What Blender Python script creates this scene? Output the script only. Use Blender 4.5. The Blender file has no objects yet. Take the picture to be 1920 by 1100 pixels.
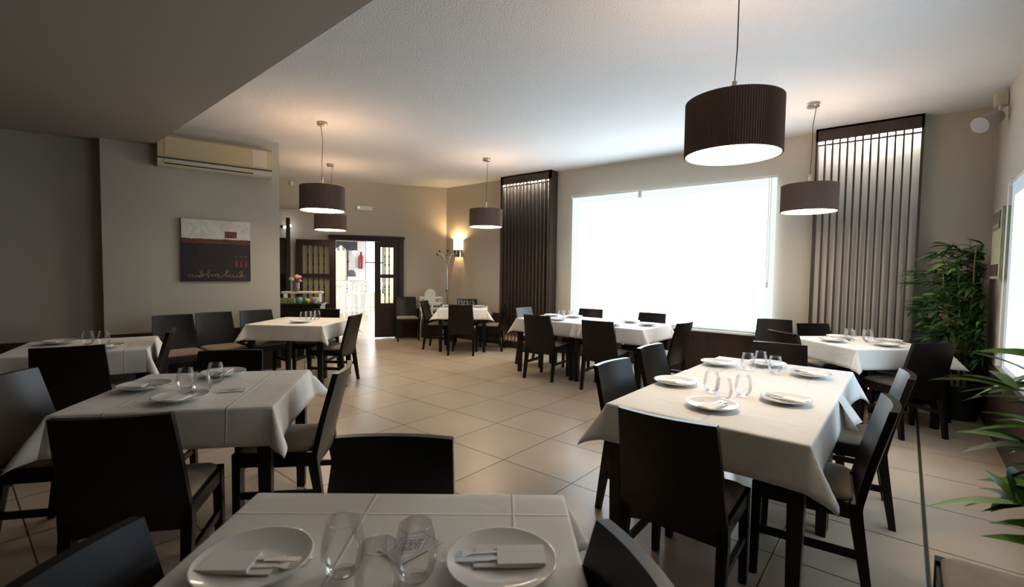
import bpy, bmesh, math, random
from mathutils import Vector, Matrix
R = math.radians
sc = bpy.context.scene
COL = sc.collection
random.seed(7)

# ------------------------------------------------------------------ camera, world, exposure
cam_d = bpy.data.cameras.new('camera')
cam_d.sensor_width = 36.0
cam_d.lens = 889.527 / 1920 * 36.0
cam_d.clip_start = 0.02
cam = bpy.data.objects.new('camera', cam_d); COL.objects.link(cam)
YAW, PITCH, ROLL = R(39.73), 0.04697677, 0.01370479
cp, sp = math.cos(PITCH), math.sin(PITCH)
fwd, up, rt = Vector((0, cp, -sp)), Vector((0, sp, cp)), Vector((1, 0, 0))
cr_, sr_ = math.cos(ROLL), math.sin(ROLL)
a_ = cr_ * rt + sr_ * up; b_ = -sr_ * rt + cr_ * up
M = Matrix((a_, b_, -fwd)).transposed()
cam.matrix_world = Matrix.Translation((0, 0, 1.41)) @ (Matrix.Rotation(YAW, 3, 'Z') @ M).to_4x4()
cam_d.dof.use_dof = True
cam_d.dof.focus_distance = 4.2
cam_d.dof.aperture_fstop = 4.0
sc.camera = cam

world = bpy.data.worlds.new('world'); sc.world = world; world.use_nodes = True
bg = world.node_tree.nodes['Background']
bg.inputs[0].default_value = (0.75, 0.87, 1.0, 1); bg.inputs[1].default_value = 0.4

sc.view_settings.view_transform = 'Standard'
sc.view_settings.look = 'None'
sc.view_settings.gamma = 1.0
sc.view_settings.use_curve_mapping = False
sc.view_settings.exposure = 0.3

WIN_MAIN = 5.4      # light passing the roller blind of the big window
WIN_RIGHT = 2.8     # and of the side window
LAMP_W = 13.0       # pendant bulbs

H = 3.144           # main ceiling
HS = 2.87           # lowered ceiling
YW = 6.88           # window wall
XR = 0.65           # right wall
ZT = 0.745          # table top

# ------------------------------------------------------------------ materials
def nd(nt, t, **kw):
    n = nt.nodes.new(t)
    for k, v in kw.items():
        if k in n.inputs: n.inputs[k].default_value = v
        else: setattr(n, k, v)
    return n

def mat(name, color=(.5, .5, .5), rough=.5, metal=0.0, spec=.5, emis=None, estr=0.0, noise=None, bump=None, sheen=0.0, coat=0.0):
    m = bpy.data.materials.new(name); m.use_nodes = True
    nt = m.node_tree; p = nt.nodes['Principled BSDF']
    p.inputs['Base Color'].default_value = (*color, 1)
    p.inputs['Roughness'].default_value = rough
    p.inputs['Metallic'].default_value = metal
    p.inputs['Specular IOR Level'].default_value = spec
    p.inputs['Sheen Weight'].default_value = sheen
    p.inputs['Coat Weight'].default_value = coat
    if emis:
        p.inputs['Emission Color'].default_value = (*emis, 1)
        p.inputs['Emission Strength'].default_value = estr
    tc = nt.nodes.new('ShaderNodeTexCoord')
    if noise:      # (scale xyz, other colour, detail)
        mp = nt.nodes.new('ShaderNodeMapping'); mp.inputs['Scale'].default_value = noise[0]
        nz = nt.nodes.new('ShaderNodeTexNoise'); nz.inputs['Scale'].default_value = 1.0
        nz.inputs['Detail'].default_value = noise[2]
        mx = nt.nodes.new('ShaderNodeMix'); mx.data_type = 'RGBA'
        mx.inputs[6].default_value = (*color, 1); mx.inputs[7].default_value = (*noise[1], 1)
        rmp = nt.nodes.new('ShaderNodeMapRange'); rmp.inputs[1].default_value = .35; rmp.inputs[2].default_value = .68
        nt.links.new(tc.outputs['Object'], mp.inputs[0]); nt.links.new(mp.outputs[0], nz.inputs['Vector'])
        nt.links.new(nz.outputs[0], rmp.inputs[0]); nt.links.new(rmp.outputs[0], mx.inputs[0])
        nt.links.new(mx.outputs[2], p.inputs['Base Color'])
    if bump:       # (scale, strength, distance)
        nz = nt.nodes.new('ShaderNodeTexNoise'); nz.inputs['Scale'].default_value = bump[0]; nz.inputs['Detail'].default_value = 4
        bp = nt.nodes.new('ShaderNodeBump'); bp.inputs['Strength'].default_value = bump[1]; bp.inputs['Distance'].default_value = bump[2]
        nt.links.new(tc.outputs['Object'], nz.inputs['Vector']); nt.links.new(nz.outputs[0], bp.inputs['Height'])
        nt.links.new(bp.outputs[0], p.inputs['Normal'])
    return m

def glow(name, color, strength):
    m = bpy.data.materials.new(name); m.use_nodes = True
    nt = m.node_tree; nt.nodes.clear()
    e = nt.nodes.new('ShaderNodeEmission'); e.inputs[0].default_value = (*color, 1); e.inputs[1].default_value = strength
    o = nt.nodes.new('ShaderNodeOutputMaterial'); nt.links.new(e.outputs[0], o.inputs[0])
    return m

def thin_glass(name, tint=(.96, .98, .98), refl=1.0):
    m = bpy.data.materials.new(name); m.use_nodes = True
    nt = m.node_tree; nt.nodes.clear()
    t = nt.nodes.new('ShaderNodeBsdfTransparent'); t.inputs[0].default_value = (*tint, 1)
    g = nt.nodes.new('ShaderNodeBsdfGlossy'); g.inputs['Roughness'].default_value = .02
    lw = nt.nodes.new('ShaderNodeLayerWeight'); lw.inputs[0].default_value = .35
    mu = nt.nodes.new('ShaderNodeMath'); mu.operation = 'MULTIPLY'; mu.inputs[1].default_value = refl
    mx = nt.nodes.new('ShaderNodeMixShader'); o = nt.nodes.new('ShaderNodeOutputMaterial')
    nt.links.new(lw.outputs['Fresnel'], mu.inputs[0]); nt.links.new(mu.outputs[0], mx.inputs[0])
    nt.links.new(t.outputs[0], mx.inputs[1]); nt.links.new(g.outputs[0], mx.inputs[2]); nt.links.new(mx.outputs[0], o.inputs[0])
    return m

def floor_mat():
    m = bpy.data.materials.new('floor_tiles'); m.use_nodes = True
    nt = m.node_tree; p = nt.nodes['Principled BSDF']; L = nt.links
    g = nt.nodes.new('ShaderNodeNewGeometry')
    sep = nt.nodes.new('ShaderNodeSeparateXYZ'); L.new(g.outputs['Position'], sep.inputs[0])
    def math_(op, a, b=None):
        n = nt.nodes.new('ShaderNodeMath'); n.operation = op
        for i, v in enumerate((a, b)):
            if v is None: continue
            if isinstance(v, (int, float)): n.inputs[i].default_value = v
            else: L.new(v, n.inputs[i])
        return n.outputs[0]
    fx = math_('DIVIDE', math_('ADD', sep.outputs[0], 4.0656 + 60), .6)
    fy = math_('DIVIDE', math_('ADD', sep.outputs[1], -2.6531 + 60), .6)
    def edge(f):
        r = math_('FRACT', f); return math_('MINIMUM', r, math_('SUBTRACT', 1.0, r))
    ex, ey = edge(fx), edge(fy)
    # the wide expansion joint at x = 0.09
    jx = math_('ABSOLUTE', math_('SUBTRACT', sep.outputs[0], 0.134))
    jj = math_('DIVIDE', jx, 2.6 * .6)
    d = math_('MINIMUM', math_('MINIMUM', ex, ey), jj)
    gr = nt.nodes.new('ShaderNodeMapRange'); gr.inputs[1].default_value = .0045; gr.inputs[2].default_value = .0085
    L.new(d, gr.inputs[0])
    wn = nt.nodes.new('ShaderNodeTexWhiteNoise'); wn.noise_dimensions = '2D'
    cb = nt.nodes.new('ShaderNodeCombineXYZ'); L.new(math_('FLOOR', fx), cb.inputs[0]); L.new(math_('FLOOR', fy), cb.inputs[1]); L.new(cb.outputs[0], wn.inputs['Vector'])
    nz = nt.nodes.new('ShaderNodeTexNoise'); nz.inputs['Scale'].default_value = 2.2; nz.inputs['Detail'].default_value = 6; L.new(g.outputs['Position'], nz.inputs['Vector'])
    v = math_('ADD', math_('MULTIPLY', wn.outputs[0], .10), math_('ADD', math_('MULTIPLY', nz.outputs[0], .28), .80))
    c = nt.nodes.new('ShaderNodeMix'); c.data_type = 'RGBA'; c.blend_type = 'MULTIPLY'; c.inputs[0].default_value = 1
    c.inputs[6].default_value = (.52, .41, .30, 1)
    cc = nt.nodes.new('ShaderNodeCombineColor'); [L.new(v, cc.inputs[i]) for i in range(3)]
    L.new(cc.outputs[0], c.inputs[7])
    m2 = nt.nodes.new('ShaderNodeMix'); m2.data_type = 'RGBA'; L.new(gr.outputs[0], m2.inputs[0])
    m2.inputs[6].default_value = (.045, .033, .025, 1); L.new(c.outputs[2], m2.inputs[7])
    L.new(m2.outputs[2], p.inputs['Base Color'])
    rr = math_('ADD', math_('MULTIPLY', nz.outputs[0], .12), .24)
    L.new(rr, p.inputs['Roughness'])
    bp = nt.nodes.new('ShaderNodeBump'); bp.inputs['Strength'].default_value = .5; bp.inputs['Distance'].default_value = .002
    L.new(gr.outputs[0], bp.inputs['Height']); L.new(bp.outputs[0], p.inputs['Normal'])
    p.inputs['Specular IOR Level'].default_value = .5
    return m

def cloth_mat(name, creases):
    """white cotton with pressed fold lines: creases = list of (axis, position)"""
    m = bpy.data.materials.new(name); m.use_nodes = True
    nt = m.node_tree; p = nt.nodes['Principled BSDF']; L = nt.links
    p.inputs['Base Color'].default_value = (.80, .765, .71, 1); p.inputs['Roughness'].default_value = .75
    p.inputs['Sheen Weight'].default_value = .15; p.inputs['Specular IOR Level'].default_value = .25
    uv = nt.nodes.new('ShaderNodeAttribute'); uv.attribute_name = 'flat'
    sep = nt.nodes.new('ShaderNodeSeparateXYZ'); L.new(uv.outputs['Vector'], sep.inputs[0])
    h = None
    for ax, pos in creases:
        s = nt.nodes.new('ShaderNodeMath'); s.operation = 'SUBTRACT'; L.new(sep.outputs[ax], s.inputs[0]); s.inputs[1].default_value = pos
        a = nt.nodes.new('ShaderNodeMath'); a.operation = 'ABSOLUTE'; L.new(s.outputs[0], a.inputs[0])
        r = nt.nodes.new('ShaderNodeMapRange'); r.interpolation_type = 'SMOOTHSTEP'
        r.inputs[1].default_value = 0; r.inputs[2].default_value = .006; r.inputs[3].default_value = 1; r.inputs[4].default_value = 0
        L.new(a.outputs[0], r.inputs[0])
        if h is None: h = r.outputs[0]
        else:
            mx = nt.nodes.new('ShaderNodeMath'); mx.operation = 'MAXIMUM'; L.new(h, mx.inputs[0]); L.new(r.outputs[0], mx.inputs[1]); h = mx.outputs[0]
    nz = nt.nodes.new('ShaderNodeTexNoise'); nz.inputs['Scale'].default_value = 4.5; nz.inputs['Detail'].default_value = 3; nz.inputs['Distortion'].default_value = .6
    L.new(uv.outputs['Vector'], nz.inputs['Vector'])
    mm = nt.nodes.new('ShaderNodeMath'); mm.operation = 'MULTIPLY_ADD'; L.new(nz.outputs[0], mm.inputs[0]); mm.inputs[1].default_value = 3.2; L.new(h, mm.inputs[2])
    bp = nt.nodes.new('ShaderNodeBump'); bp.inputs['Strength'].default_value = .65; bp.inputs['Distance'].default_value = .0035
    L.new(mm.outputs[0], bp.inputs['Height']); L.new(bp.outputs[0], p.inputs['Normal'])
    return m

WOODD = (.0055, .0036, .0028)
MT = dict(
    floor=floor_mat(),
    wall=mat('painted_wall', (.53, .48, .395), .75, bump=(160, .12, .001)),
    wall_shaded=mat('painted_wall_shaded', (.42, .39, .325), .75, bump=(160, .12, .001)),  # wall paint darkened: the left side's shade is put into its colour
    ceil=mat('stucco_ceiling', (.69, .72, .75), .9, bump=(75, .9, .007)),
    soffit=mat('smooth_ceiling_shaded', (.36, .335, .30), .9),  # colour lowered so the soffit's shade sits in the paint
    wood=mat('wenge_wood', WOODD, .33, spec=.30, noise=((60, 60, 4), (.009, .0058, .0042), 3)),
    panel=mat('walnut_panel', (.050, .024, .016), .42, noise=((9, 9, .8), (.028, .013, .009), 4)),
    slat=mat('slat_wood', (.052, .034, .026), .5, noise=((40, 40, 2), (.036, .023, .017), 3)),
    backing=mat('slat_backing', (.72, .70, .66), .8),
    door=mat('mahogany', (.030, .011, .008), .33, noise=((30, 30, 3), (.018, .006, .005), 3)),
    suede=mat('beige_suede', (.30, .225, .155), .9, sheen=.3, noise=((14, 14, 14), (.24, .18, .125), 3)),
    shade=mat('brown_pleated_fabric', (.19, .125, .102), .9),
    shade_in=mat('white_shade_lining', (.8, .72, .6), .9),
    chrome=mat('chrome', (.75, .75, .76), .12, metal=1),
    nickel=mat('satin_nickel', (.55, .50, .43), .35, metal=1),
    black=mat('black_plastic', (.012, .012, .012), .4),
    cord=mat('dark_cord', (.03, .028, .025), .6),
    porcelain=mat('porcelain', (.80, .79, .76), .12, coat=.3),
    napkin=mat('napkin', (.86, .84, .80), .85),
    steel=mat('cutlery_steel', (.62, .62, .62), .16, metal=1),
    white=mat('white_plastic', (.80, .79, .75), .4),
    blindrail=mat('blind_rail', (.62, .64, .62), .5),
    cream=mat('aged_cream_plastic', (.46, .385, .235), .45),
    cream2=mat('aged_cream_plastic_light', (.55, .50, .38), .45),
    glass=thin_glass('drinking_glass', (.985, .99, .99), refl=.6),
    pane=thin_glass('window_pane', (.95, .96, .90), .6),
    disc=glow('lamp_diffuser', (1.0, .78, .55), 20.0),
    blind=glow('daylit_blind', (.82, .93, 1.0), WIN_MAIN),
    blind_edge=glow('daylit_blind_margin', (.93, 1.0, .97), .80),
    blind_r=glow('daylit_blind_side', (.62, .82, 1.0), WIN_RIGHT),
    blind_redge=glow('daylit_blind_side_margin', (.75, .88, 1.0), .55),
    far_glow=glow('far_window_and_added_glow', (.92, .97, 1.0), 8.0),  # for the far window and the added unseen light panels
    led=glow('led_strip', (1.0, .97, .88), 260.0),
    led_low=glow('led_strip_warm', (1.0, .62, .42), 16.0),
    leaf=mat('leaf_green', (.020, .062, .016), .5, noise=((9, 9, 9), (.055, .13, .025), 2)),
    leaf_b=mat('leaf_bright', (.17, .36, .03), .5, noise=((9, 9, 9), (.08, .22, .03), 2)),
    cane=mat('bamboo_cane', (.28, .20, .09), .6),
    soil=mat('soil', (.02, .014, .01), .95),
)

# ------------------------------------------------------------------ helpers
def link(name, me, parent=None, loc=(0, 0, 0), rz=0.0):
    o = bpy.data.objects.new(name, me); COL.objects.link(o)
    o.location = loc; o.rotation_euler = (0, 0, rz)
    if parent: o.parent = parent
    return o

def tag(o, label, cat=None, group=None, kind=None):
    if label: o['label'] = label
    if cat: o['category'] = cat
    if group: o['group'] = group
    if kind: o['kind'] = kind
    return o

def thing(name, label, cat, loc=(0, 0, 0), rz=0.0, group=None):
    return tag(link(name, None, None, loc, rz), label, cat, group)

class B:
    """collects shapes into one mesh"""
    def __init__(s): s.bm = bmesh.new()
    def box(s, c, d, rz=0.0, m=None, taper=None):
        v = []
        for z in (-.5, .5):
            k = 1 if (z < 0 or not taper) else taper
            for x, y in ((-.5, -.5), (.5, -.5), (.5, .5), (-.5, .5)):
                v.append(Vector((x * d[0] * k, y * d[1] * k, z * d[2])))
        T = Matrix.Translation(c) @ (m if m else Matrix.Rotation(rz, 4, 'Z'))
        vs = [s.bm.verts.new(T @ q) for q in v]
        for f in ((3, 2, 1, 0), (4, 5, 6, 7), (0, 1, 5, 4), (1, 2, 6, 5), (2, 3, 7, 6), (3, 0, 4, 7)):
            s.bm.faces.new([vs[i] for i in f])
        return s
    def loft(s, rings, cap=True, closed=True):
        rr = [[s.bm.verts.new(p) for p in r] for r in rings]
        n = len(rr[0])
        for a, b in zip(rr, rr[1:]):
            for i in range(n if closed else n - 1):
                j = (i + 1) % n
                s.bm.faces.new((a[i], a[j], b[j], b[i]))
        if cap and closed:
            s.bm.faces.new(list(reversed(rr[0]))); s.bm.faces.new(rr[-1])
        return s
    def post(s, p0, p1, w0, w1, d0=None, d1=None, rz=0.0):
        """square tapered post between two points"""
        d0 = d0 or w0; d1 = d1 or w1
        rings = []
        for p, w, d in ((p0, w0, d0), (p1, w1, d1)):
            rings.append([Vector(p) + Matrix.Rotation(rz, 3, 'Z') @ Vector((x * w / 2, y * d / 2, 0)) for x, y in ((-1, -1), (1, -1), (1, 1), (-1, 1))])
        return s.loft(rings)
    def lathe(s, prof, n=32, c=(0, 0, 0), cap=False, arc=None):
        rings = []
        full = arc is None
        k = n if full else n + 1
        for r, z in prof:
            rings.append([Vector((c[0] + r * math.cos(t), c[1] + r * math.sin(t), c[2] + z)) for t in
                          [(2 * math.pi * i / n) if full else arc[0] + (arc[1] - arc[0]) * i / n for i in range(k)]])
        return s.loft(rings, cap=cap, closed=full)
    def tube(s, pts, r, n=8, cap=True):
        pts = [Vector(p) for p in pts]; rings = []
        for i, p in enumerate(pts):
            t = (pts[min(i + 1, len(pts) - 1)] - pts[max(i - 1, 0)]).normalized()
            u = t.cross(Vector((0, 0, 1)))
            if u.length < 1e-3: u = t.cross(Vector((1, 0, 0)))
            u.normalize(); w = t.cross(u)
            rad = r[i] if isinstance(r, (list, tuple)) else r
            rings.append([p + (u * math.cos(2 * math.pi * k / n) + w * math.sin(2 * math.pi * k / n)) * rad for k in range(n)])
        return s.loft(rings, cap=cap)
    def poly(s, pts):
        s.bm.faces.new([s.bm.verts.new(p) for p in pts]); return s
    def prism(s, pts, h):
        """pts = planar outline (list of Vector), extruded by the vector h"""
        a = [s.bm.verts.new(p) for p in pts]; b = [s.bm.verts.new(Vector(p) + Vector(h)) for p in pts]
        s.bm.faces.new(list(reversed(a))); s.bm.faces.new(b)
        for i in range(len(a)):
            j = (i + 1) % len(a); s.bm.faces.new((a[i], a[j], b[j], b[i]))
        return s
    def mesh(s, name, material, smooth=False, bevel=0.0):
        bmesh.ops.recalc_face_normals(s.bm, faces=s.bm.faces)
        if bevel:
            bmesh.ops.bevel(s.bm, geom=[e for e in s.bm.edges if e.is_manifold and e.calc_face_angle(0) > .5], offset=bevel, segments=2, profile=.7, affect='EDGES')
        me = bpy.data.meshes.new(name); s.bm.to_mesh(me); s.bm.free()
        me.materials.append(MT[material] if isinstance(material, str) else material)
        if smooth:
            for p in me.polygons: p.use_smooth = True
            if smooth != 'all': me.set_sharp_from_angle(angle=R(40))
        return me
    def obj(s, name, material, parent=None, loc=(0, 0, 0), rz=0.0, smooth=False, bevel=0.0):
        return link(name, s.mesh(name, material, smooth, bevel), parent, loc, rz)

def struct(name, b, material, parent=None, label=None, **kw):
    o = b.obj(name, material, parent, **kw); o['kind'] = 'structure'
    if label: o['label'] = label
    return o

def dup(root, loc, rz, label=None, group=None, cat=None):
    def cp_(o, par):
        c = o.copy(); COL.objects.link(c); c.parent = par
        for ch in list(o.children): cp_(ch, c)
        return c
    r = cp_(root, None); r.location = loc; r.rotation_euler = (0, 0, rz)
    tag(r, label, cat, group)
    return r

# ------------------------------------------------------------------ the room
P0 = Vector((-7.55, YW, 0)); ang_b = R(58)                 # far wall leaves the window wall's corner at a slant
BD = Vector((-math.cos(ang_b), -math.sin(ang_b), 0))       # along it, away from the corner
BN = Vector((math.sin(ang_b), -math.cos(ang_b), 0))        # out of it, into the room
def bw(t, d=0.0, z=0.0): return P0 + BD * t + BN * d + Vector((0, 0, z))
RZB = ang_b                                                # rotation of things standing against it

struct('floor', B().box((-7, 2.5, -.05), (20, 22, .1)), 'floor')
# ceilings
C1 = (-9.6, 1.75); C2 = (3.0, 1.28)                        # edge of the lowered part
b = B(); b.prism([Vector((-11, .4, H)), Vector((1.2, .4, H)), Vector((1.2, YW + .3, H)), Vector((-11, YW + .3, H))], (0, 0, .12))
struct('ceiling', b, 'ceil')
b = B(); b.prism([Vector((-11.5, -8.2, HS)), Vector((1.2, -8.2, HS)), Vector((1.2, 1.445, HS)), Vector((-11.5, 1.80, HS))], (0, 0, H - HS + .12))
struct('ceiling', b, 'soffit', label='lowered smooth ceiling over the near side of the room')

# window wall with its opening
def wall_with_hole(name, x0, x1, z1, hx0, hx1, hz0, hz1, mk, material='wall'):
    b = B()
    for (a0, a1, c0, c1) in ((x0, hx0, 0, z1), (hx1, x1, 0, z1), (hx0, hx1, 0, hz0), (hx0, hx1, hz1, z1)):
        mk(b, a0, a1, c0, c1)
    return struct(name, b, material)
wall_with_hole('wall_window', -8.2, XR + .2, H, -4.20, -1.47, .66, 2.55,
               lambda b, a0, a1, c0, c1: b.box(((a0 + a1) / 2, YW + .1, (c0 + c1) / 2), (a1 - a0, .2, c1 - c0)))
wall_with_hole('wall_right', -8.2, YW, H, 2.72, 5.10, .80, 2.05,
               lambda b, a0, a1, c0, c1: b.box((XR + .1, (a0 + a1) / 2, (c0 + c1) / 2), (.2, a1 - a0, c1 - c0)), 'wall')
# far wall with the doorway
T0, T1, ZD = 0.99, 2.22, 1.97
b = B()
for t0, t1, z0, z1 in ((-.1, T0, 0, H), (T1, 4.6, 0, H), (T0, T1, ZD, H)):
    c = bw((t0 + t1) / 2, -.1, (z0 + z1) / 2); b.box(c, (t1 - t0, .2, z1 - z0), RZB)
struct('wall_back', b, 'wall')
# partition with the air conditioner, and the pillar
AP = Vector((-6.79, 3.05, 0)); aa = R(78); AD = Vector((math.cos(aa), math.sin(aa), 0)); AN = Vector((math.sin(aa), -math.cos(aa), 0))
def aw(s, d=0.0, z=0.0): return AP - AD * s + AN * d + Vector((0, 0, z))     # s runs from the free end to the left
b = B(); b.prism([aw(0), aw(1.43), aw(1.43, -.18), aw(.30, -.18)], (0, 0, H))
struct('wall_partition', b, 'wall_shaded')
b = B(); b.box(aw(1.66, -.12, HS / 2), (.46, .28, HS), aa)
struct('wall_pillar', b, 'wall_shaded')
LD = Vector((math.cos(R(74)), math.sin(R(74)), 0)); LN = Vector((LD.y, -LD.x, 0)); L0 = Vector((-7.38, 1.16, 0))
b = B(); b.box(L0 - LD * 4.6 - LN * .1 + Vector((0, 0, H / 2)), (9.5, .2, H), R(74))
struct('wall_left', b, 'wall_shaded')
b = B(); b.box((-4, -8.1, H / 2), (12, .2, H)); struct('wall_rear', b, mat('unseen_dark_rear_wall', (.05, .045, .04), .8))  # unseen, set far back and dark to cut bounce and reflections
b = B(); b.box((-8.5, 2.72, H / 2), (3.1, .15, H), R(-13.6)); struct('wall_passage', b, 'wall_shaded')

# dark wainscot round the room
HW = .60
b = B(); b.box(((-7.5 + XR) / 2, YW - .012, HW / 2), (XR + 7.5, .024, HW)); b.box(((-7.5 + XR) / 2, YW - .016, HW - .01), (XR + 7.5, .036, .02))
struct('trim_1', b, 'panel', label='dark walnut panelling under the big window')
b = B(); b.box((XR - .012, 1.95, HW / 2), (.024, 9.8, HW)); b.box((XR - .016, 1.95, HW - .01), (.036, 9.8, .02))
struct('trim_2', b, 'panel', label='dark walnut panelling along the right wall')
b = B(); b.box(bw(.47, .012, HW / 2), (.84, .024, HW), RZB)
struct('trim_3', b, 'panel', label='dark panelling between doorway and corner')
b = B(); b.box(L0 - LD * 4.6 + LN * .012 + Vector((0, 0, .27)), (9.2, .024, .54), R(74))
struct('trim_4', b, 'panel', label='dark panelling on the left wall')
b = B(); b.box(aw(.93, .012, HW / 2), (1.86, .024, HW), aa)
struct('trim_5', b, 'panel', label='dark panelling under the painting')
b = B(); b.box((-2.83, YW - .05, .615), (3.02, .10, .022)); struct('trim_6', b, 'white', label='white window sill')
b = B(); b.box(bw(3.35, .05, 2.50), (1.7, .10, .06), RZB); struct('trim_7', b, 'wall', label='shallow plaster ledge on the far wall')

# windows behind the blinds
def window(name, c, w, h, axis):
    b = B()
    def bar(u, z, du, dz):
        d = (du, .05, dz) if axis == 'x' else (.05, du, dz)
        p = (c[0] + u, c[1], c[2] + z) if axis == 'x' else (c[0], c[1] + u, c[2] + z)
        b.box(p, d)
    for u in (-w / 2 + .03, 0, w / 2 - .03): bar(u, 0, .06, h)
    for z in (-h / 2 + .03, h / 2 - .03): bar(0, z, w, .06)
    o = struct(name, b, 'white')
    g = B(); d = (w - .08, .006, h - .08) if axis == 'x' else (.006, w - .08, h - .08)
    g.box(c, d); g.obj('window_pane', 'pane', o)
window('window_1', (-2.835, YW + .13, 1.605), 2.73, 1.89, 'x')
window('window_2', (XR + .13, 3.91, 1.425), 2.38, 1.25, 'y')

# roller blinds
def roller_blind(label, along, c, w, z0, z1, m, clip=None, chain=0.0):
    t = thing('roller_blind', label, 'blind', c, 0 if along == 'x' else R(-90))
    ml, mr, mt, mb = .13, .10, .11, .035       # where the fabric overlaps the wall round the opening
    b = B(); b.box(((ml - mr) / 2, 0, (z0 + mb + z1 - mt) / 2), (w - ml - mr, .004, z1 - z0 - mt - mb))
    for x0, x1, c0, c1 in ((-w / 2, -w / 2 + ml, z0, z1), (w / 2 - mr, w / 2, z0, z1), (-w / 2 + ml, w / 2 - mr, z1 - mt, z1), (-w / 2 + ml, w / 2 - mr, z0, z0 + mb)):
        b.box(((x0 + x1) / 2, 0, (c0 + c1) / 2), (x1 - x0, .004, c1 - c0))
    fo = b.obj('blind_fabric', m, t); fo.data.materials.append(MT['blind_edge' if along == 'x' else 'blind_redge'])
    for i, p in enumerate(fo.data.polygons): p.material_index = 0 if i < 6 else 1
    b = B(); b.tube([(-w / 2, .012, z1 + .012), (w / 2, .012, z1 + .012)], .02, 12); b.obj('roller_tube', 'white', t, smooth=True)
    b = B(); b.box((0, 0, z0 - .008), (w, .014, .022)); b.obj('bottom_bar', 'blindrail', t)
    for s in (-1, 1):
        b = B(); b.box((s * (w / 2 + .008), .01, z1 + .012), (.014, .06, .06)); b.obj('bracket', 'white', t)
    if clip is not None:
        b = B(); b.box((clip, -.012, z1 - .05), (.05, .02, .10)); b.obj('joining_clip', 'white', t)
    b = B(); b.tube([(chain - .012, -.02, z1), (chain - .012, -.02, z1 - 1.35)], .003, 6); b.tube([(chain + .012, -.02, z1), (chain + .012, -.02, z1 - 1.35)], .003, 6)
    b.obj('pull_chain', 'white', t)
    b = B(); b.lathe([(.006, -.045), (.016, -.04), (.016, .03), (.006, .035)], 12, (chain, -.02, z1 - 1.36), cap=True); b.obj('chain_weight', 'white', t, smooth=True)
    return t
roller_blind('wide white roller blind glowing with daylight over the big window', 'x', (-2.835, YW - .075, 0), 3.05, .65, 2.645, 'blind', -.32, 1.45)
roller_blind('bluish white roller blind on the right-hand wall', 'y', (XR - .06, 3.93, 0), 2.55, .72, 2.13, 'blind_r', None, -1.30)

# slatted panels with concealed light
def slat_panel(label, x0, x1, n, dep, side):
    w = x1 - x0
    t = thing('slatted_panel', label, 'wall panel', ((x0 + x1) / 2, YW, 0))
    b = B(); b.box((0, -.008, 1.58), (w, .016, 3.02)); b.obj('backing_board', 'backing', t)
    b = B(); b.box((0, -dep + .012, H - .075), (w, .024, .145)); b.box((0, -dep / 2, H - .012), (w - .002, dep, .02))
    for s in (-1, 1): b.box((s * (w / 2 - side / 2), -dep / 2, H / 2 + .03), (side, dep, H - .08))
    b.box((0, -dep / 2, .06), (w, dep, .12)); b.obj('panel_frame', 'slat', t)
    b = B(); b.box((0, -dep + .05, H - .185), (w - 2 * side, .018, .018)); b.obj('cross_rail', 'slat', t)
    b = B(); b.box((0, -.045, H - .05), (w - 2 * side - .02, .03, .015)); b.obj('light_strip', 'led', t)
    b = B(); b.box((0, -.045, .14), (w - 2 * side - .02, .03, .012)); b.obj('light_strip', 'led_low', t)
    proto = B().box((0, 0, (H + .05) / 2 - .02), (.016, dep * .42, H - .22)).mesh('slat', 'slat', bevel=.002)
    iw = w - 2 * side
    for i in range(n):
        link('slat', proto, t, (-iw / 2 + iw * (i + 1) / (n + 1), -dep + dep * .23 + .004, 0))
slat_panel('tall slatted wood panel lit from the top, right of the window', -.90, .08, 12, .16, .022)
slat_panel('tall dark slatted wood panel left of the window, near the coat stand', -5.86, -4.72, 12, .20, .05)

# ------------------------------------------------------------------ doorway, door leaves, the bright room beyond
t = struct('trim_8', B(), 'door', label='dark wooden door frame')
bpy.data.objects.remove(t)
b = B()
for tt in (T0 - .05, T1 + .05): b.box(bw(tt, .02, 1.0), (.10, .10, 2.0), RZB)
b.box(bw((T0 + T1) / 2, .02, ZD + .055), (T1 - T0 + .2, .10, .11), RZB)
b.box(bw((T0 + T1) / 2, .045, ZD + .075), (T1 - T0 + .24, .10, .05), RZB)
struct('trim_8', b, 'door', label='dark wooden door frame', bevel=.006)

def spindle(h):
    k = [(0, .009), (.02, .014), (.05, .008), (.10, .013), (.20, .008), (.30, .012), (.36, .018), (.42, .010), (.5, .014), (.58, .010), (.64, .018), (.70, .012), (.80, .008), (.90, .013), (.95, .008), (.98, .014), (1, .009)]
    return [(r, z * h) for z, r in k]
def door_leaf(name, label, w, ncol, origin, rz):
    """a leaf with two glazed spindle panels over a solid one; origin at its left foot"""
    st = .12
    b = B()
    for x in (st / 2, w - st / 2): b.box((x, 0, .994), (st, .04, 1.948))
    for z0, z1 in ((.02, .17), (.60, .72), (1.235, 1.31), (1.86, 1.968)): b.box((w / 2, 0, (z0 + z1) / 2), (w - 2 * st, .04, z1 - z0))
    b.box((w / 2, 0, .385), (w - 2 * st, .02, .43)); b.box((w / 2, 0, .385), (w - 2 * st - .1, .034, .33))
    root = b.obj(name, 'door', None, origin, rz, bevel=.004); root['kind'] = 'structure'; root['label'] = label
    g = B(); g.box((w / 2, .008, .98), (w - 2 * st, .004, .51)); g.box((w / 2, .008, 1.585), (w - 2 * st, .004, .55)); g.obj('door_pane', 'pane', root)
    for z0, h in ((.72, .515), (1.31, .55)):
        for i in range(ncol):
            x = st + (w - 2 * st) * (i + 1) / (ncol + 1)
            s = B(); s.lathe(spindle(h), 10, (x, -.012, z0), cap=True); s.obj('spindle', 'door', root, smooth=True)
    hd = B(); hd.tube([(.05, -.02, .98), (.05, -.06, .98), (.13, -.06, .98)], .009, 8); hd.obj('door_handle', 'black', root, smooth=True)
    return root
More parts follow.
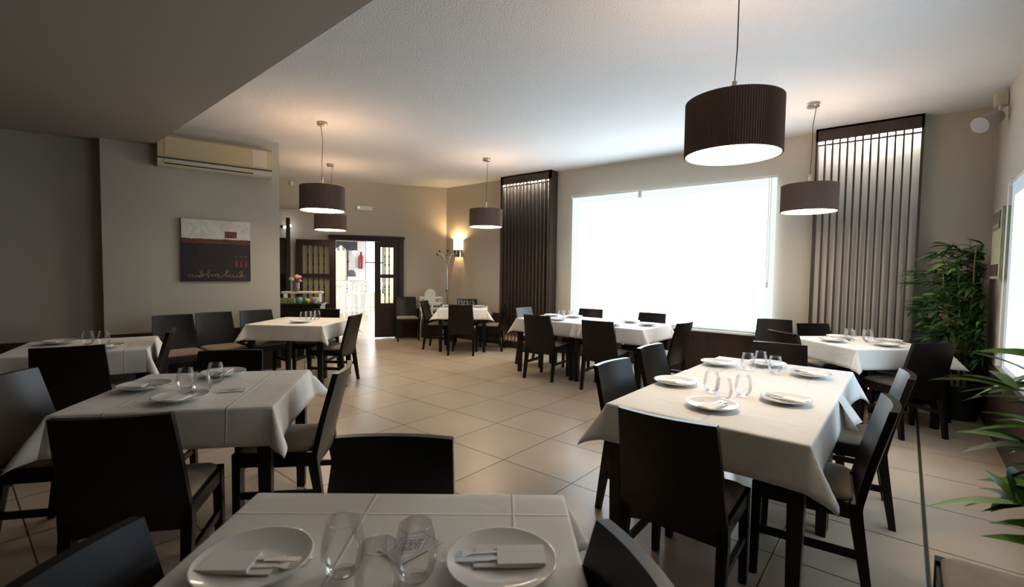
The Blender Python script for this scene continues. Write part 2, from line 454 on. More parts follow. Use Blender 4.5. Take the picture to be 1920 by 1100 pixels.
# left leaf folded back flat against the wall; local +x runs along -BD (towards the corner)
door_leaf('door_1', 'dark spindle door leaf folded open against the wall', .72, 4, bw(T1 + .70, .075), RZB)
door_leaf('door_2', 'dark spindle door leaf standing closed at the right', .49, 2, bw(T0 + .475, .0), RZB)

# room beyond
b = B(); b.box((-15.4, 8.5, 1.6), (.2, 9, 3.4)); struct('wall_far', b, mat('cafe_wall', (.70, .62, .52), .8))
b = B(); b.box((-11.5, 12.1, 1.6), (8, .2, 3.4)); b.box((-12.5, 4.6, 1.6), (6.4, .2, 3.4)); struct('wall_cafe', b, mat('cafe_wall_side', (.62, .58, .52), .8))
b = B(); b.box((-13.9, 8.745, 1.6), (.35, .40, 3.2)); struct('wall_pier', b, mat('cafe_pier', (.60, .60, .60), .7))
b = B(); b.prism([bw(-2.0, -.2, 3.07), bw(4.6, -.2, 3.07), Vector((-16, 3, 3.07)), Vector((-16, 13, 3.07)), Vector((-7, 13, 3.07))], (0, 0, .1)); struct('ceiling', b, mat('cafe_ceiling', (.6, .58, .55), .9), label='ceiling of the bright room beyond the doorway')
b = B(); b.box((-13.6, 7.6, 2.30), (.5, 1.62, .62)); struct('trim_9', b, 'black', label='black bulkhead in the room beyond the doorway')
b = B()
for u in (9.25, 9.95, 10.7): b.box((-15.28, u, 1.5), (.06, .06, 2.0))
for z in (.55, 1.66, 2.45): b.box((-15.28, 9.97, z), (.06, 1.5, .06))
w3 = struct('window_3', b, 'black')
b = B(); b.box((-15.295, 9.97, 1.5), (.02, 1.44, 1.9)); b.obj('window_pane', 'far_glow', w3)
b = B()
b.box((-11.9, 11.97, 1.5), (5.0, .06, .06)); b.box((-11.9, 11.97, 2.5), (5.0, .06, .06)); b.box((-11.9, 11.97, .5), (5.0, .06, .06))
w4 = struct('added_glow_window', b, 'white')  # out of view, added to light the room beyond
b = B(); b.box((-11.9, 11.985, 1.5), (5.0, .02, 2.0)); b.obj('window_pane', 'far_glow', w4)
b = B(); b.box((-11.2, 4.73, 1.6), (4.0, .02, 1.8)); w5 = struct('added_glow_left', b, 'far_glow')  # unseen glowing panel added to brighten the room beyond

def white_metal(): return MT['white']
t = thing('bar_table', 'tall white bar table with crossed sides beyond the doorway', 'table', (-12.75, 7.75, 0), R(25))
b = B(); b.box((0, 0, 1.05), (.75, 1.05, .035)); b.obj('tabletop', mat('pale_wood', (.5, .42, .33), .5), t)
for sx in (-1, 1):
    for sy in (-1, 1):
        b = B(); b.box((sx * .33, sy * .48, .515), (.045, .045, 1.03)); b.obj('leg', 'white', t)
for sx in (-1, 1):
    b = B(); b.tube([(sx * .33, -.46, .75), (sx * .33, .46, 1.0)], .014, 6); b.tube([(sx * .33, .46, .75), (sx * .33, -.46, 1.0)], .014, 6); b.box((sx * .33, 0, .25), (.03, .93, .03)); b.obj('cross_brace', 'white', t)
def bar_stool(label, loc, rz):
    t = thing('bar_stool', label, 'stool', loc, rz, 'white cross-back bar stools beyond the doorway')
    b = B(); b.box((0, 0, .70), (.36, .36, .035)); b.obj('seat', 'white', t, bevel=.01)
    for sx in (-1, 1):
        b = B(); b.post((sx * .17, .18, 0), (sx * .15, .15, .69), .03, .03); b.obj('leg', 'white', t)
        b = B(); b.post((sx * .18, -.2, 0), (sx * .16, -.17, .69), .03, .03); b.post((sx * .16, -.17, .69), (sx * .16, -.2, 1.0), .03, .026); b.obj('leg', 'white', t)
    b = B(); b.box((0, -.2, .985), (.34, .022, .05)); b.tube([(-.15, -.18, .74), (.15, -.2, .96)], .011, 6); b.tube([(.15, -.18, .74), (-.15, -.2, .96)], .011, 6); b.obj('cross_back', 'white', t)
    b = B()
    for s in (-1, 1): b.box((s * .165, 0, .22), (.022, .35, .022))
    b.box((0, .17, .30), (.33, .022, .022)); b.box((0, -.185, .22), (.34, .022, .022)); b.obj('footrest', 'white', t)
bar_stool('white cross-back bar stool at the left end of the bar table', (-12.15, 7.25, 0), R(100))
bar_stool('white cross-back bar stool in front of the bar table', (-12.1, 7.72, 0), R(95))
bar_stool('white cross-back bar stool at the right corner of the bar table', (-12.35, 8.33, 0), R(120))
bar_stool('white cross-back bar stool behind the bar table by the pier', (-13.3, 8.15, 0), R(-80))
t = thing('fire_extinguisher', 'red fire extinguisher hanging on the grey pier beyond the doorway', 'fire extinguisher', (-13.64, 8.72, 1.42))
b = B(); b.lathe([(.02, 0), (.075, .01), (.08, .05), (.08, .38), (.05, .45), (.02, .47)], 20, cap=True); b.obj('cylinder', mat('red_paint', (.22, .012, .012), .35), t, smooth=True)
b = B(); b.box((0, 0, .50), (.04, .04, .06)); b.box((.03, 0, .54), (.12, .02, .015)); b.obj('valve', 'black', t)
t = thing('pendant_light', 'clear glass pendant light hanging beyond the doorway', 'lamp', (-12.6, 7.4, 1.93), 0)
b = B(); b.lathe([(.15, 0), (.14, .06), (.06, .12), (.03, .16)], 24); b.obj('glass_shade', 'glass', t, smooth=True)
b = B(); b.lathe([(.0, .02), (.03, .04), (.03, .09), (.012, .13)], 16); b.obj('bulb', glow('warm_bulb', (1, .8, .55), 12), t, smooth=True)
b = B(); b.tube([(0, 0, .15), (0, 0, 1.14)], .004, 6); b.obj('cord', 'cord', t)
t = thing('wall_lantern', 'small glowing lamp on an arm at the pier beyond the doorway', 'lamp', (-13.66, 8.50, 1.88))
b = B(); b.lathe([(.0, 0), (.05, .02), (.06, .07), (.03, .13)], 16); b.obj('lamp_shade', glow('warm_shade', (1, .82, .6), 7), t, smooth=True)
b = B(); b.tube([(0, 0, .13), (0, .0, .22), (-.06, .04, .24)], .008, 6); b.obj('arm', 'black', t)
o = B().lathe([(.0, 0), (.13, .004), (.14, .012), (.10, .02), (0, .02)], 32).mesh('wall_plate', mat('grey_plate', (.08, .08, .08), .4), smooth=True)
t = link('decorative_plate', o, None, (-13.05, 8.02, 1.245)); t.rotation_euler = (0, R(80), 0); tag(t, 'round dark plate standing on edge on the bar table', 'plate')
o = B().box((0, 0, .055), (.16, .26, .11)).obj('napkin_box', 'white', None, (-12.86, 7.95, 1.068), bevel=.006); tag(o, 'white box on top of the bar table beyond the doorway', 'box')

# ------------------------------------------------------------------ things on the walls
# air conditioner
t = thing('air_conditioner', 'aged cream air conditioner high on the partition above the painting', 'air conditioner', aw(.745, 0, 2.62), aa)
# local x to the free end (right), -y into the room
w = 1.24
b = B(); b.prism([Vector((-w / 2, y, z)) for y, z in ((0, 0), (-.14, 0), (-.17, .02), (-.17, .085), (0, .085))], (w, 0, 0)); b.obj('lower_case', 'cream2', t)
b = B(); b.prism([Vector((-w / 2, y, z)) for y, z in ((0, .095), (-.185, .095), (-.20, .11), (-.185, .34), (-.15, .375), (0, .375))], (w, 0, 0)); b.obj('case', 'cream', t, bevel=.004)
b = B(); b.box((-.085, -.192, .23), (.93, .012, .225), m=Matrix.Rotation(R(-3.5), 4, 'X')); b.obj('front_cover', 'cream', t, bevel=.004)
b = B(); b.box((.47, -.192, .23), (.17, .012, .225), m=Matrix.Rotation(R(-3.5), 4, 'X')); b.obj('service_cover', 'cream2', t, bevel=.004)
b = B(); b.box((0, -.14, .091), (w, .10, .012)); b.obj('upper_slot', 'black', t)
b = B(); b.box((-.08, -.166, .03), (.95, .016, .014)); b.obj('air_outlet', 'black', t)
b = B(); b.box((-.08, -.172, .058), (.95, .008, .034)); b.obj('louvre', 'cream2', t)

# painting on the partition
def painting_mat():
    m = mat('painting_canvas', (.5, .45, .36), .7)
    nt = m.node_tree; p = nt.nodes['Principled BSDF']; L = nt.links
    tc = nt.nodes.new('ShaderNodeTexCoord'); sep = nt.nodes.new('ShaderNodeSeparateXYZ'); L.new(tc.outputs['Object'], sep.inputs[0])
    nz = nt.nodes.new('ShaderNodeTexNoise'); nz.inputs['Scale'].default_value = 9; nz.inputs['Detail'].default_value = 8; nz.inputs['Distortion'].default_value = 1.5
    L.new(tc.outputs['Object'], nz.inputs['Vector'])
    ad = nt.nodes.new('ShaderNodeMath'); ad.operation = 'MULTIPLY_ADD'; L.new(nz.outputs[0], ad.inputs[0]); ad.inputs[1].default_value = .02; L.new(sep.outputs[2], ad.inputs[2])
    mr = nt.nodes.new('ShaderNodeMapRange'); L.new(ad.outputs[0], mr.inputs[0]); mr.inputs[1].default_value = 0; mr.inputs[2].default_value = .80
    cr = nt.nodes.new('ShaderNodeValToRGB'); cr.color_ramp.interpolation = 'CONSTANT'
    e = cr.color_ramp.elements; e[0].color = (.020, .012, .016, 1); e[1].position = .62; e[1].color = (.10, .035, .018, 1)
    n = e.new(.695); n.color = (.60, .57, .50, 1)
    L.new(mr.outputs[0], cr.inputs[0])
    mx = nt.nodes.new('ShaderNodeMix'); mx.data_type = 'RGBA'; mx.blend_type = 'OVERLAY'; mx.inputs[0].default_value = .55
    L.new(cr.outputs[0], mx.inputs[6]); L.new(nz.outputs[0], mx.inputs[7]); L.new(mx.outputs[2], p.inputs['Base Color'])
    bp = nt.nodes.new('ShaderNodeBump'); bp.inputs['Strength'].default_value = .5; bp.inputs['Distance'].default_value = .01
    L.new(nz.outputs[0], bp.inputs['Height']); L.new(bp.outputs[0], p.inputs['Normal'])
    return m
t = thing('painting', 'square abstract canvas, cream above dark violet, with looping yellow handwriting', 'painting', aw(.755, 0, 1.225), aa)
W_ = .765
b = B(); b.box((0, -.022, .395), (W_, .038, .79)); b.obj('canvas', painting_mat(), t)
b = B(); b.box((.155, -.043, .61), (.135, .006, .085)); b.obj('rust_patch', mat('rust_paint', (.16, .05, .02), .7, noise=((40, 40, 40), (.09, .025, .012), 3)), t)
red = mat('red_paint_figures', (.22, .02, .025), .7)
for i in range(3):
    b = B(); x = .215 + i * .055; b.prism([Vector((x - .016, -.0425, .19)), Vector((x + .016, -.0425, .19)), Vector((x + .009, -.0425, .27)), Vector((x - .004, -.0425, .285))], (0, -.003, 0)); b.obj('red_bottle_motif', red, t)
    b = B(); b.tube([(x + .009 * math.cos(a * .7), -.0435, .325 + .009 * math.sin(a * .7)) for a in range(10)], .0016, 5); b.obj('ring_motif', mat('pale_ring', (.25, .22, .2), .7), t)
# looping handwriting (as on the canvas)
def script(pts, x0, z0, s):
    # Catmull-Rom through the points
    out = []
    P = [pts[0]] + pts + [pts[-1]]
    for i in range(1, len(P) - 2):
        for k in range(6):
            u = k / 6; q = []
            for c in range(2):
                p0, p1, p2, p3 = P[i - 1][c], P[i][c], P[i + 1][c], P[i + 2][c]
                q.append(.5 * (2 * p1 + (p2 - p0) * u + (2 * p0 - 5 * p1 + 4 * p2 - p3) * u * u + (3 * p1 - p0 - 3 * p2 + p3) * u ** 3))
            out.append((x0 + q[0] * s, -.0445, z0 + q[1] * s))
    return out
wr = [(1.2, .9), (.5, 1.1), (.1, .6), (.4, .1), (1.2, .3), (1.8, .9), (1.9, .2), (2.5, .1), (3.1, .9), (3.2, .2), (3.8, .5), (4.6, 1.3), (5.0, 2.3), (4.3, 2.6), (4.1, 2.0), (5.0, 1.2), (5.2, .3), (4.3, -.1), (3.9, .3),
      (5.2, .7), (6.8, 1.2), (7.6, 2.4), (7.4, 3.0), (6.8, 2.2), (7.0, -.3), (7.5, 1.0), (8.1, 1.1), (8.3, .1), (8.9, 1.0), (9.4, 1.0), (9.3, .2), (10.0, 1.1), (11.0, 1.0), (10.2, .2), (11.3, 0), (12.2, .5),
      (13.3, 1.4), (14.2, 2.5), (13.9, 3.0), (13.3, 2.0), (13.5, 0), (14.3, .9), (14.9, .9), (14.7, .1), (15.5, .1), (15.8, .9), (16.1, .2), (16.9, .1), (17.3, 1.0), (17.6, .1), (18.6, .6), (19.3, 1.8), (18.7, 2.3), (18.3, 1.6), (19.3, .9), (19.2, .1), (18.4, .2), (19.6, .6), (20.6, .2)]
b = B(); b.tube(script(wr, -.325, .055, .0315), .0026, 5); b.obj('handwriting', mat('ochre_paint', (.42, .28, .08), .6), t)

# canvas on the right wall
t = thing('painting', 'narrow pale green canvas with dark brown squares on the right wall', 'painting', (XR, 5.83, 1.40), R(-90))
b = B(); b.box((0, -.035, .30), (.52, .07, .60)); b.obj('canvas', mat('green_canvas', (.36, .38, .24), .7, noise=((12, 12, 12), (.28, .27, .18), 4)), t)
b = B(); b.box((-.02, -.073, .50), (.40, .006, .15)); b.obj('upper_brown_square', mat('brown_paint', (.045, .02, .012), .6, noise=((30, 30, 30), (.16, .12, .07), 3)), t)
b = B(); b.box((-.02, -.073, .075), (.40, .006, .10)); b.obj('lower_brown_square', mat('brown_paint_low', (.06, .02, .014), .6), t)
b = B()
for k in range(9): b.box((-.17 + k * .036, -.078, .455 + .012 * math.sin(k * 2.3)), (.016, .004, .012 + .012 * (k % 3)))
b.obj('lettering', 'cream2', t)

# wall speaker in the right corner
t = thing('wall_speaker', 'white tube-shaped spotlight speaker angled in the upper right corner', 'speaker', (XR - .03, 6.25, 2.93))
b = B(); b.box((-.02, .02, .11), (.09, .09, .11)); b.obj('junction_box', 'cream2', t, bevel=.006)
b = B(); b.tube([(-.02, 0, .06), (-.04, -.03, -.02)], .012, 8); b.obj('bracket', 'white', t)
dirv = Vector((-.55, -.62, -.42)).normalized(); c0 = Vector((-.03, -.0, -.03))
b = B(); b.tube([c0, c0 + dirv * .02, c0 + dirv * .05, c0 + dirv * .055, c0 + dirv * .23], [.035, .06, .062, .068, .074], 20); b.obj('housing', mat('white_housing', (.36, .34, .34), .5), t, smooth=True)

# emergency light, motion sensor, wall tube
t = thing('emergency_light', 'white oblong emergency light with a green dot above the doorway', 'emergency light', bw(1.66, 0, 2.59), RZB)
b = B(); b.box((0, -.02, .04), (.30, .04, .085)); b.obj('housing', 'white', t, bevel=.008)
b = B(); b.lathe([(0, 0), (.008, 0), (.008, .004)], 10); o = b.obj('indicator_light', glow('green_led', (.3, 1, .2), 4), t, (-.11, -.042, .05)); o.rotation_euler = (R(90), 0, 0)
t = thing('motion_sensor', 'small white motion sensor high on the far wall at left', 'sensor', bw(2.99, 0, 3.0), RZB)
b = B(); b.box((0, -.02, .03), (.06, .04, .07)); b.obj('housing', 'white', t, bevel=.008)
b = B(); b.lathe([(0, -.02), (.018, -.012), (.02, .0), (.018, .012), (0, .02)], 12); b.obj('sensor_lens', 'white', t, (0, -.042, .025), smooth=True)
t = thing('wall_spotlight', 'short glowing white tube light at the edge of the passage', 'lamp', bw(3.06, .10, 2.19), RZB)
b = B(); b.tube([(-.06, -.05, -.02), (.07, -.05, .03)], .02, 12); b.obj('tube_lamp', glow('cool_tube', (1, .98, .95), 9), t, smooth=True)
b = B(); b.box((-.09, 0, 0), (.05, .20, .04)); b.obj('bracket', 'black', t)

# tall dark cupboard and post at the left end of the far wall
t = thing('tall_cupboard', 'tall dark wooden cupboard with open niche against the far wall', 'cupboard', bw(3.32, 0, 0), RZB)
b = B(); b.box((0, -.16, .42), (.56, .32, .84)); b.box((0, -.16, 1.62), (.56, .32, .70)); b.box((-.26, -.16, 1.055), (.04, .32, .43)); b.box((.26, -.16, 1.055), (.04, .32, .43)); b.box((0, -.01, 1.055), (.48, .02, .43)); b.obj('carcass', 'wood', t)
for x in (-.135, .135):
    for z, h in ((1.62, .64), (.42, .76)):
        b = B(); b.box((x, -.325, z), (.25, .02, h)); d = b.obj('door', 'door', t, bevel=.004)
        b = B(); b.lathe([(0, 0), (.01, .004), (.006, .012), (.012, .02), (0, .026)], 10); k = b.obj('knob', 'nickel', d, (x - .09 * (1 if x > 0 else -1), -.335, z), smooth=True); k.rotation_euler = (R(90), 0, 0)
b = B(); b.box((0, 0, 1.17), (.06, .10, 2.34)); struct('trim_10', b, 'black', label='black upright at the passage edge', loc=bw(3.02, .35, 0), rz=RZB)

# ------------------------------------------------------------------ sideboard with flowers
sb = Vector((-7.36, 3.66, 0)); rs = R(51)
t = thing('sideboard', 'dark sideboard beside the folded door leaf', 'sideboard', sb, rs)
b = B(); b.box((0, 0, .43), (.60, .40, .80)); b.obj('carcass', 'wood', t)
b = B(); b.box((0, 0, .845), (.64, .44, .03)); b.obj('worktop', 'wood', t, bevel=.004)
b = B()
for sx in (-1, 1): b.box((sx * .145, -.205, .43), (.28, .016, .72))
b.obj('door', 'wood', t, bevel=.004)
def sbp(x, y, z): return sb + Matrix.Rotation(rs, 3, 'Z') @ Vector((x, y, 0)) + Vector((0, 0, z))
o = B().box((0, 0, .015), (.60, .20, .03)).box((-.26, 0, -.07), (.02, .18, .15)).box((.26, 0, -.07), (.02, .18, .15)).obj('serving_shelf', mat('cream_board', (.68, .62, .48), .6), None, sbp(-.02, .10, 1.01), rs, bevel=.004)
tag(o, 'cream raised shelf standing on the dark sideboard', 'shelf')
o = B().box((0, 0, .04), (.22, .10, .08)).obj('tea_box', mat('pale_green_card', (.26, .32, .12), .7, noise=((25, 25, 25), (.12, .16, .06), 1)), None, sbp(-.21, -.07, .862), rs, bevel=.003)
tag(o, 'pale green cardboard box on the sideboard under the flowers', 'box')
t = thing('flower_vase', 'smoked glass vase with pink and cream roses on the sideboard', 'vase', sbp(-.12, .09, 1.042))
b = B(); b.lathe([(0, 0), (.048, 0), (.05, .01), (.048, .16), (.045, .17)], 24); b.obj('vase', mat('smoked_glass', (.12, .10, .09), .08, coat=.5), t, smooth=True)
random.seed(3)
for i in range(11):
    a = i * 2.4; r = .012 + .075 * math.sqrt(i / 11); z = .21 + .055 * math.cos(i * 1.1) * .6 - r * .25
    b = B(); s = .034
    for ring in range(3):
        k = 1 - ring * .27
        b.lathe([(.004, -s * .7), (s * k * .9, -s * .3 + ring * .004), (s * k, s * .25 + ring * .006), (s * k * .8, s * .5 + ring * .007)], 9, cap=False)
    b.obj('rose', mat('rose_petals_%s' % 'abc'[i % 3], ((.75, .42, .36), (.75, .65, .52), (.62, .22, .20))[i % 3], .8), t, (r * math.cos(a), r * math.sin(a), z), smooth=True)
b = B()
for i in range(16):
    a = i * 1.9; r = .09 + .03 * random.random(); z = .16 + .06 * random.random()
    p = Vector((r * math.cos(a), r * math.sin(a), z)); q = Vector((.02 * math.cos(a), .02 * math.sin(a), .15)); s = Vector((-math.sin(a), math.cos(a), .3)) * .016
    b.poly([q, (p + q) / 2 + s, p + Vector((0, 0, .01)), (p + q) / 2 - s])
b.obj('flower_leaves', 'leaf', t)
def jar(name, label, cat, p, prof, m, n=24):
    o = B().lathe(prof, n).obj(name, m, None, p, smooth=True); return tag(o, label, cat)
jar('glass_jar', 'greenish glass jar on the sideboard beside the green box', 'jar', sbp(-.03, -.09, .862), [(0, 0), (.04, 0), (.05, .03), (.05, .07), (.035, .10)], mat('green_glass', (.10, .28, .16), .1, coat=.5))
jar('lemon', 'yellow lemon on the sideboard between the jars', 'fruit', sbp(.10, -.10, .862), [(0, 0), (.02, .006), (.038, .03), (.038, .045), (.02, .068), (0, .076)], mat('lemon_peel', (.62, .50, .04), .5))
jar('plant_bottle', 'small green bottle behind the lemon on the sideboard', 'bottle', sbp(.045, -.03, .862), [(0, 0), (.03, 0), (.032, .05), (.012, .08), (.012, .10)], mat('leaf_bottle', (.06, .25, .03), .2, coat=.5))
jar('glass_bowl', 'clear glass bowl at the right end of the sideboard', 'bowl', sbp(.20, -.07, .862), [(0, 0), (.03, .0), (.06, .04), (.065, .09), (.06, .095)], mat('frosted_bowl', (.62, .56, .50), .15, coat=.5))

t = thing('folding_stand', 'small white wire stand with crossed sides under the sideboard table', 'stand', (-6.42, 3.36, 0), R(50))
b = B()
for x in (-.11, .11):
    for y in (-.09, .09): b.tube([(x, y, 0), (x, y, .42)], .008, 6)
b.tube([(-.11, -.09, .06), (.11, -.09, .36)], .006, 6); b.tube([(.11, -.09, .06), (-.11, -.09, .36)], .006, 6)
for z in (.05, .38):
    b.tube([(-.11, -.09, z), (.11, -.09, z), (.11, .09, z), (-.11, .09, z), (-.11, -.09, z)], .006, 6)
b.obj('wire_frame', 'white', t)
b = B(); b.box((0, 0, .465), (.26, .22, .09)); b.obj('grey_case', mat('grey_case', (.20, .20, .21), .5), t, bevel=.006)
b = B(); b.lathe([(0, 0), (.014, 0), (.014, .004), (0, .004)], 12); k = b.obj('socket', 'black', t, (.04, -.111, .465)); k.rotation_euler = (R(90), 0, 0)

# ------------------------------------------------------------------ coat stand, sconce, high chairs
t = thing('coat_stand', 'chrome coat stand with black-tipped hooks in the far corner', 'coat stand', (-7.19, 6.58, 0))
b = B(); b.lathe([(0, 0), (.17, 0), (.17, .02), (.03, .04), (.022, .06)], 32); b.obj('base', 'black', t, smooth=True)
b = B(); b.tube([(0, 0, .04), (0, 0, 1.50)], .022, 16); b.obj('pole', 'chrome', t, smooth=True)
b = B(); b.tube([(0, 0, .985), (0, 0, 1.005)], .027, 16); b.obj('ring', 'black', t, smooth=True)
for k in range(6):
    a = R(20 + 60 * k); ca, sa = math.cos(a), math.sin(a); hgt = .30 if k % 2 else .23; out = .16 if k % 2 else .22
    pts = [(.01 * ca, .01 * sa, 1.46), (.03 * ca, .03 * sa, 1.56), (out * .45 * ca, out * .45 * sa, 1.50 + hgt * .62), (out * ca, out * sa, 1.48 + hgt)]
    b = B(); b.tube(pts, .007, 8); h = b.obj('hook', 'chrome', t, smooth=True)
    b = B(); p = Vector(pts[-1]); d = (p - Vector(pts[-2])).normalized(); b.tube([p - d * .005, p + d * .02, p + d * .045], [.010, .016, .012], 8); b.obj('hook_tip', 'black', h, smooth=True)

t = thing('wall_sconce', 'glowing half-round wall lamp above the coat stand', 'wall lamp', (-7.16, YW, 1.68))
A0, A1 = R(180), R(360)
b = B(); b.lathe([(.115, .15), (.118, .15), (.118, .36), (.115, .36), (.115, .15)], 24, arc=(A0, A1)); b.obj('lamp_shade', mat('lit_linen', (.8, .7, .5), .9, emis=(1, .72, .38), estr=2.2), t, smooth=True)
b = B(); b.lathe([(.120, .135), (.120, .15)], 24, arc=(A0, A1)); b.obj('band', 'door', t)
b = B(); b.lathe([(.113, .0), (.117, .0), (.117, .135), (.113, .135), (.113, 0)], 24, arc=(A0, A1)); b.obj('chrome_band', 'chrome', t, smooth=True)
b = B(); b.box((0, -.01, .17), (.10, .02, .16)); b.obj('wall_plate', 'chrome', t)
l = bpy.data.lights.new('sconce_light', 'POINT'); l.energy = 22; l.color = (1, .66, .34); l.shadow_soft_size = .03
o = bpy.data.objects.new('sconce_light', l); COL.objects.link(o); o.parent = t; o.location = (0, -.065, .31)
b = B(); b.lathe([(0, .13), (.016, .14), (.016, .19), (0, .20)], 12, c=(0, -.06, 0)); b.obj('bulb', glow('sconce_bulb', (1, .72, .40), 20), t, smooth=True)

def high_chair(label, z):
    t = thing('high_chair', label, 'high chair', (-7.36, 6.30, z), R(58), 'stacked white high chairs')
    # shell: open toward -y
    b = B(); wd = .145
    ring = []
    prof = []
    for k in range(13):
        a = math.pi * k / 12; prof.append((wd * .82 * math.cos(a), .60 + .20 * math.sin(a) ** .8 if 0 < k < 12 else .60))
    back = [Vector((x, .10 - (zz - .5) * .05, zz + .02)) for x, zz in prof]
    back = [Vector((wd * .9, .10, .50))] + back + [Vector((-wd * .9, .10, .50))]
    b.prism(back, (0, .022, 0)); b.obj('backrest', 'white', t, bevel=.005)
    b = B(); b.box((0, -.02, .515), (.34, .27, .03)); b.obj('seat', 'white', t, bevel=.008)
    for s in (-1, 1):
        b = B(); b.box((s * .165, -.03, .56), (.02, .24, .08), taper=.95); b.box((s * .185, -.03, .652), (.045, .29, .036)); b.box((s * .205, -.03, .62), (.012, .27, .07)); b.obj('side', 'white', t, bevel=.006)
    b = B(); b.box((0, -.165, .652), (.38, .02, .036)); b.box((0, -.16, .585), (.045, .022, .13)); b.obj('front_guard', 'white', t, bevel=.006)
    for sx in (-1, 1):
        for sy in (-1, 1):
            b = B(); b.tube([(sx * .17, sy * .12 - .02, .50), (sx * .235, sy * .185 - .02, .0)], .012, 8); b.obj('leg', 'nickel', t, smooth=True)
    return t
hc1 = high_chair('bottom white high chair of the stack beside the corner', 0)
dup(hc1, (-7.36, 6.30, .105), R(58), 'middle white high chair of the stack beside the corner', 'stacked white high chairs', 'high chair')
dup(hc1, (-7.36, 6.30, .21), R(58), 'topmost white high chair of the stack, its rounded back showing', 'stacked white high chairs', 'high chair')

# ------------------------------------------------------------------ pendant lamps
RAD = .252
def pleated(r, z0, z1, n=120, amp=.0035):
    rings = []
    for z in (z0, z1):
        rings.append([Vector(((r + (amp if i % 2 else -amp)) * math.cos(2 * math.pi * i / (2 * n)), (r + (amp if i % 2 else -amp)) * math.sin(2 * math.pi * i / (2 * n)), z)) for i in range(2 * n)])
    return rings
def pendant(label, x, y, zb, zt, cord_off=.03):
    h = zt - zb
    t = thing('pendant_lamp', label, 'pendant lamp', (x, y, zb), 0, 'brown drum pendant lamps')
    b = B(); b.loft(pleated(RAD, 0, h), cap=False); sh = b.obj('lamp_shade', 'shade', t)
    b = B(); b.lathe([(RAD - .006, 0.0), (RAD - .006, h)], 48); b.obj('shade_lining', 'shade_in', sh, smooth='all')
    b = B(); b.lathe([(0, .010), (RAD - .008, .010), (RAD - .008, .014), (0, .014)], 48); df = b.obj('diffuser', 'disc', t)
    df.data.materials.append(MT['shade_in'])
    for p in df.data.polygons:
        if p.center.z > .0125: p.material_index = 1
    b = B(); b.lathe([(0, .0), (.022, .0), (.022, .010), (0, .010)], 16); b.obj('diffuser_cap', 'nickel', t)
    b = B(); b.tube([(0, 0, .014), (0, 0, h + .075)], .008, 10); b.tube([(0, 0, h + .075), (0, 0, h + .11)], .013, 10); b.obj('stem', 'nickel', t, smooth=True)
    b = B()
    zc = H - zb
    b.tube([(0, 0, h + .10), (cord_off * .3, 0, h + .10 + (zc - h) * .25), (cord_off * .2, .01, h + .1 + (zc - h) * .6), (cord_off, .0, zc - .04)], .0035, 6); b.obj('cord', 'cord', t)
    b = B(); b.lathe([(0, zc - .045), (.055, zc - .04), (.060, zc - .03), (.052, zc - .026), (.052, zc - .012), (.062, zc - .008), (.062, zc), (0, zc)], 28); b.obj('ceiling_rose', 'nickel', t, smooth=True)
    for k in range(3):
        a = k * 2 * math.pi / 3; b = B(); b.box((math.cos(a) * RAD / 2, math.sin(a) * RAD / 2, h - .02), (RAD - .014, .005, .005), a); b.obj('spoke', 'nickel', t)
    l = bpy.data.lights.new('pendant_bulb', 'POINT'); l.energy = LAMP_W; l.color = (1, .68, .46); l.shadow_soft_size = .05
    o = bpy.data.objects.new('pendant_bulb', l); COL.objects.link(o); o.parent = t; o.location = (.03, .03, h * .55)
    return t
pendant('largest-looking brown drum pendant over the right foreground table', -.785, 2.865, 2.075, 2.375)
pendant('brown drum pendant in front of the lit slatted panel', -.80, 5.68, 2.055, 2.325)
pendant('brown drum pendant over the small table, left of the dark slatted panel', -5.07, 5.44, 2.09, 2.36)
pendant('brown drum pendant hanging before the others near the doorway, higher one', -5.41, 2.94, 2.10, 2.385, -.03)
pendant('brown drum pendant hanging just above the door frame, lower one', -7.42, 4.17, 2.05, 2.30, .06)

